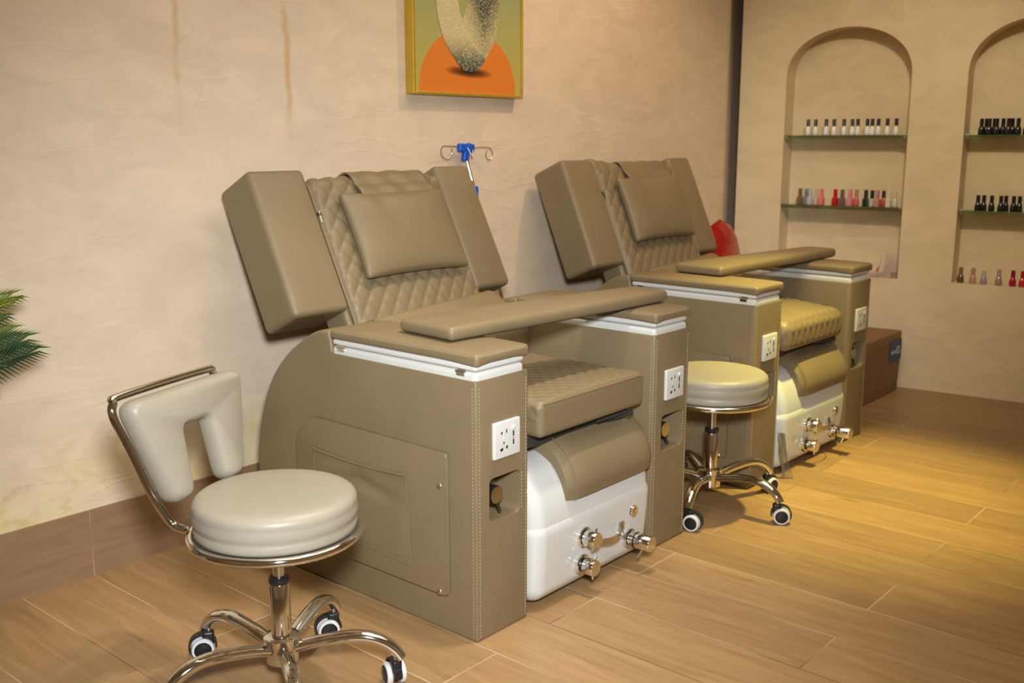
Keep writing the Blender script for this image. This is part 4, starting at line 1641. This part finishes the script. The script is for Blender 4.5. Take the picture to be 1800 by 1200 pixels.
# acrylic sample holder and tray at the right end of the left niche sill
k = NT('acrylic')
k.b.inputs['Base Color'].default_value = (0.80, 0.70, 0.72, 1)
k.b.inputs['Roughness'].default_value = 0.08
k.b.inputs['Alpha'].default_value = 0.42
v = k.coords()
k.l(k.ramp([(0.3, (0.62, 0.50, 0.52)), (0.7, (0.74, 0.64, 0.64))], k.noise(v, 8, 3)).outputs[0], k.b.inputs['Base Color'])
ACR = k.m
MAR = plain('maroon_swatch', (0.16, 0.01, 0.03, 1), 0.3)
o = thing('swatch_box', 'clear acrylic box with dark red swatches on the left niche sill', 'acrylic box', N3(0.775, 0.045, ZB + 0.0003), -TB)
bm = bmesh.new()
rbox(bm, (-0.03, -0.03, 0), (0.03, 0.03, 0.105), 0.002, 2)
finish('acrylic_case', bm, ACR, o)
for i in range(4):
    bm = bmesh.new()
    rbox(bm, (-0.026 + i * 0.0135, -0.022, 0.003), (-0.026 + i * 0.0135 + (0.010 if i != 2 else 0.007), -0.002, 0.026), 0.001, 1)
    finish('swatch', bm, MAR if i != 2 else WHITE, o)
o = thing('sample_tray', 'low clear tray on the left niche sill beside the swatch box', 'tray', N3(0.69, 0.045, ZB + 0.0003), -TB)
bm = bmesh.new()
rbox(bm, (-0.045, -0.035, 0), (0.045, 0.035, 0.012), 0.004, 3)
rbox(bm, (-0.038, -0.028, 0.010), (0.038, 0.028, 0.020), 0.004, 3)
finish('tray_body', bm, ACR, o)
o = thing('nail_brush', 'thin brush with red tip leaning from the clear tray', 'brush', N3(0.70, 0.045, ZB + 0.021), -TB)
bm = bmesh.new()
tube(bm, [(0.0, 0.0, 0.003), (0.012, 0, 0.019)], [0.003, 0.004], 10, 1)
tube(bm, [(0.012, 0, 0.019), (0.042, 0, 0.07)], [0.003, 0.002], 10, 0)
finish('handle', bm, [plain('pale_pink', (0.60, 0.42, 0.38, 1), 0.4), plain('red_tip', (0.42, 0.02, 0.02, 1), 0.4)], o)

# pink knob of a decoration on the niche wall, cut by the photo's top right corner
p = N3(1.252, -0.0, 1.745)
o = thing('wall_ornament', 'dark pink round ornament on the niche wall at top right corner', 'ornament', p, -TB)
bm = bmesh.new()
MM = Matrix.Rotation(PI / 2 - 0, 4, 'Y')
lathe(bm, [(0.0, 0.0), (0.030, 0.001), (0.034, 0.008), (0.030, 0.018), (0.018, 0.024), (0, 0.026)], 28, Matrix.Rotation(-PI / 2, 4, 'Y'))
finish('knob', bm, gloss('dark_pink', (0.30, 0.004, 0.045)), o)

# loose plastic film beside the far basin
k = NT('clear_film')
v = k.coords()
k.l(k.ramp([(0.3, (0.16, 0.14, 0.10)), (0.7, (0.34, 0.31, 0.25))], k.noise(k.coords(scale=(30, 30, 2)), 2, 4)).outputs[0], k.b.inputs['Base Color'])
k.b.inputs['Alpha'].default_value = 0.40
k.b.inputs['Roughness'].default_value = 0.15
FILM = k.m
bm = bmesh.new()
rows = []
for i in range(13):
    t_ = i / 12
    row_ = []
    for j in range(9):
        u = j / 8
        row_.append(bm.verts.new((0.0 + u * (0.010 + 0.022 * (1 - t_)) + 0.004 * math.sin(u * 14 + t_ * 3), -0.012 * math.sin(u * 9 + t_ * 4) - 0.03 * (1 - t_) * u, 0.16 * t_)))
    rows.append(row_)
for a, b in zip(rows, rows[1:]):
    for i in range(8):
        bm.faces.new([a[i], a[i + 1], b[i + 1], b[i]])
bmesh.ops.solidify(bm, geom=bm.faces[:], thickness=0.0006)
fo = finish('plastic_film', bm, FILM, None, 80)
fo.location = (1.543, -1.030, 0.0008)
tag(fo, 'crumpled clear plastic film on the floor beside the farther foot basin', 'plastic film')

# ------------------------------------------------------------------ potted cycad at the left edge
k = NT('cycad_leaf')
v = k.coords()
k.l(k.ramp([(0.25, (0.012, 0.038, 0.022)), (0.5, (0.035, 0.085, 0.03)), (0.75, (0.12, 0.19, 0.03))], k.noise(v, 7, 2)).outputs[0], k.b.inputs['Base Color'])
k.b.inputs['Roughness'].default_value = 0.32
LEAFD = k.m
k = NT('cycad_leaf_bright')
v = k.coords()
k.l(k.ramp([(0.25, (0.07, 0.16, 0.02)), (0.75, (0.34, 0.38, 0.04))], k.noise(v, 7, 2)).outputs[0], k.b.inputs['Base Color'])
k.b.inputs['Roughness'].default_value = 0.32
LEAFB = k.m
PX, PY = -1.02, -0.30
pl = thing('potted_cycad', 'potted cycad palm with feathery green fronds at the left photo edge', 'potted plant', (PX, PY, 0))
bm = bmesh.new()
lathe(bm, [(0.0, 0.0), (0.10, 0.0), (0.115, 0.01), (0.145, 0.26), (0.155, 0.27), (0.155, 0.29), (0.138, 0.29), (0.132, 0.25), (0, 0.25)], 40)
finish('pot', bm, plain('terracotta', (0.50, 0.47, 0.43, 1), 0.5), pl)
bm = bmesh.new()
lathe(bm, [(0.06, 0.249), (0.07, 0.30), (0.066, 0.40), (0.055, 0.50), (0.03, 0.54), (0, 0.545)], 24)
for v_ in bm.verts:
    a = math.atan2(v_.co.y, v_.co.x)
    kk = 1 + 0.10 * math.sin(a * 9 + v_.co.z * 90)
    v_.co.x *= kk
    v_.co.y *= kk
finish('trunk', bm, plain('trunk_brown', (0.10, 0.06, 0.03, 1), 0.85, bump=0.5, bscale=60), pl)


def frond(tip, lift, width, bright, n=46, roll=0.0):
    a = Vector((0, 0, 0.52))
    b = Vector(tip)
    mid = (a + b) / 2 + Vector((0, 0, lift))
    path = [(1 - t) ** 2 * a + 2 * t * (1 - t) * mid + t * t * b for t in [i / 30 for i in range(31)]]
    bm = bmesh.new()
    tube(bm, path, [0.006 - 0.0045 * i / 30 for i in range(31)], 6)
    for i in range(n):
        t = 0.10 + 0.90 * i / (n - 1)
        f_ = t * 30
        i0 = min(29, int(f_))
        p = path[i0].lerp(path[i0 + 1], f_ - i0)
        tg = (path[i0 + 1] - path[i0]).normalized()
        side = tg.cross(Vector((0, 0, 1))).normalized()
        upv = side.cross(tg).normalized()
        side, upv = side * math.cos(roll) + upv * math.sin(roll), upv * math.cos(roll) - side * math.sin(roll)
        ln = width * (math.sin(PI * min(1, 0.12 + 0.66 * t)) ** 0.6)
        for s in (-1, 1):
            ag = 1.15 - 1.0 * max(0, (t - 0.45) / 0.55) ** 1.4
            d = (side * s * math.sin(ag) + tg * math.cos(ag) + upv * (0.16 - 0.1 * t)).normalized()
            wv = d.cross(upv).normalized() * 0.0026
            q0, q1, q2 = p, p + d * ln * 0.55 + upv * 0.004, p + d * ln - Vector((0, 0, 0.012))
            vs = [bm.verts.new(q0 - wv * 0.5), bm.verts.new(q0 + wv * 0.5), bm.verts.new(q1 + wv), bm.verts.new(q2), bm.verts.new(q1 - wv), bm.verts.new(q1 + upv * -0.0015)]
            bm.faces.new([vs[0], vs[1], vs[2], vs[5]])
            bm.faces.new([vs[0], vs[5], vs[4]])
            bm.faces.new([vs[5], vs[2], vs[3]])
            bm.faces.new([vs[5], vs[3], vs[4]])
    o_ = finish('frond', bm, LEAFB if bright else LEAFD, pl, 60)
    return o_


def tipat(x, y, z):
    return (x - PX, y - PY, z)


frond(tipat(-0.630, -0.17, 0.775), 0.06, 0.110, True, 46, 1.25)
frond(tipat(-0.620, -0.21, 0.785), 0.10, 0.065, True, 40, 0.8)
frond(tipat(-0.650, -0.21, 0.748), 0.08, 0.065, False, 40, 1.2)
frond(tipat(-0.625, -0.21, 0.688), 0.05, 0.110, False, 46, 1.35)
frond(tipat(-0.640, -0.18, 0.705), 0.06, 0.110, True, 40, 1.3)
frond(tipat(-0.615, -0.24, 0.668), 0.06, 0.095, False, 44, 1.2)
for i in range(9):
    a = R(70 + i * 27)
    r_ = 0.40 - 0.16 * max(0, math.sin(a))
    yy = min(PY + r_ * math.sin(a), -0.17)
    frond(tipat(PX + r_ * math.cos(a), yy, 0.62 + 0.12 * ((i * 5) % 3)), 0.22, 0.10, i % 3 == 0, 34)
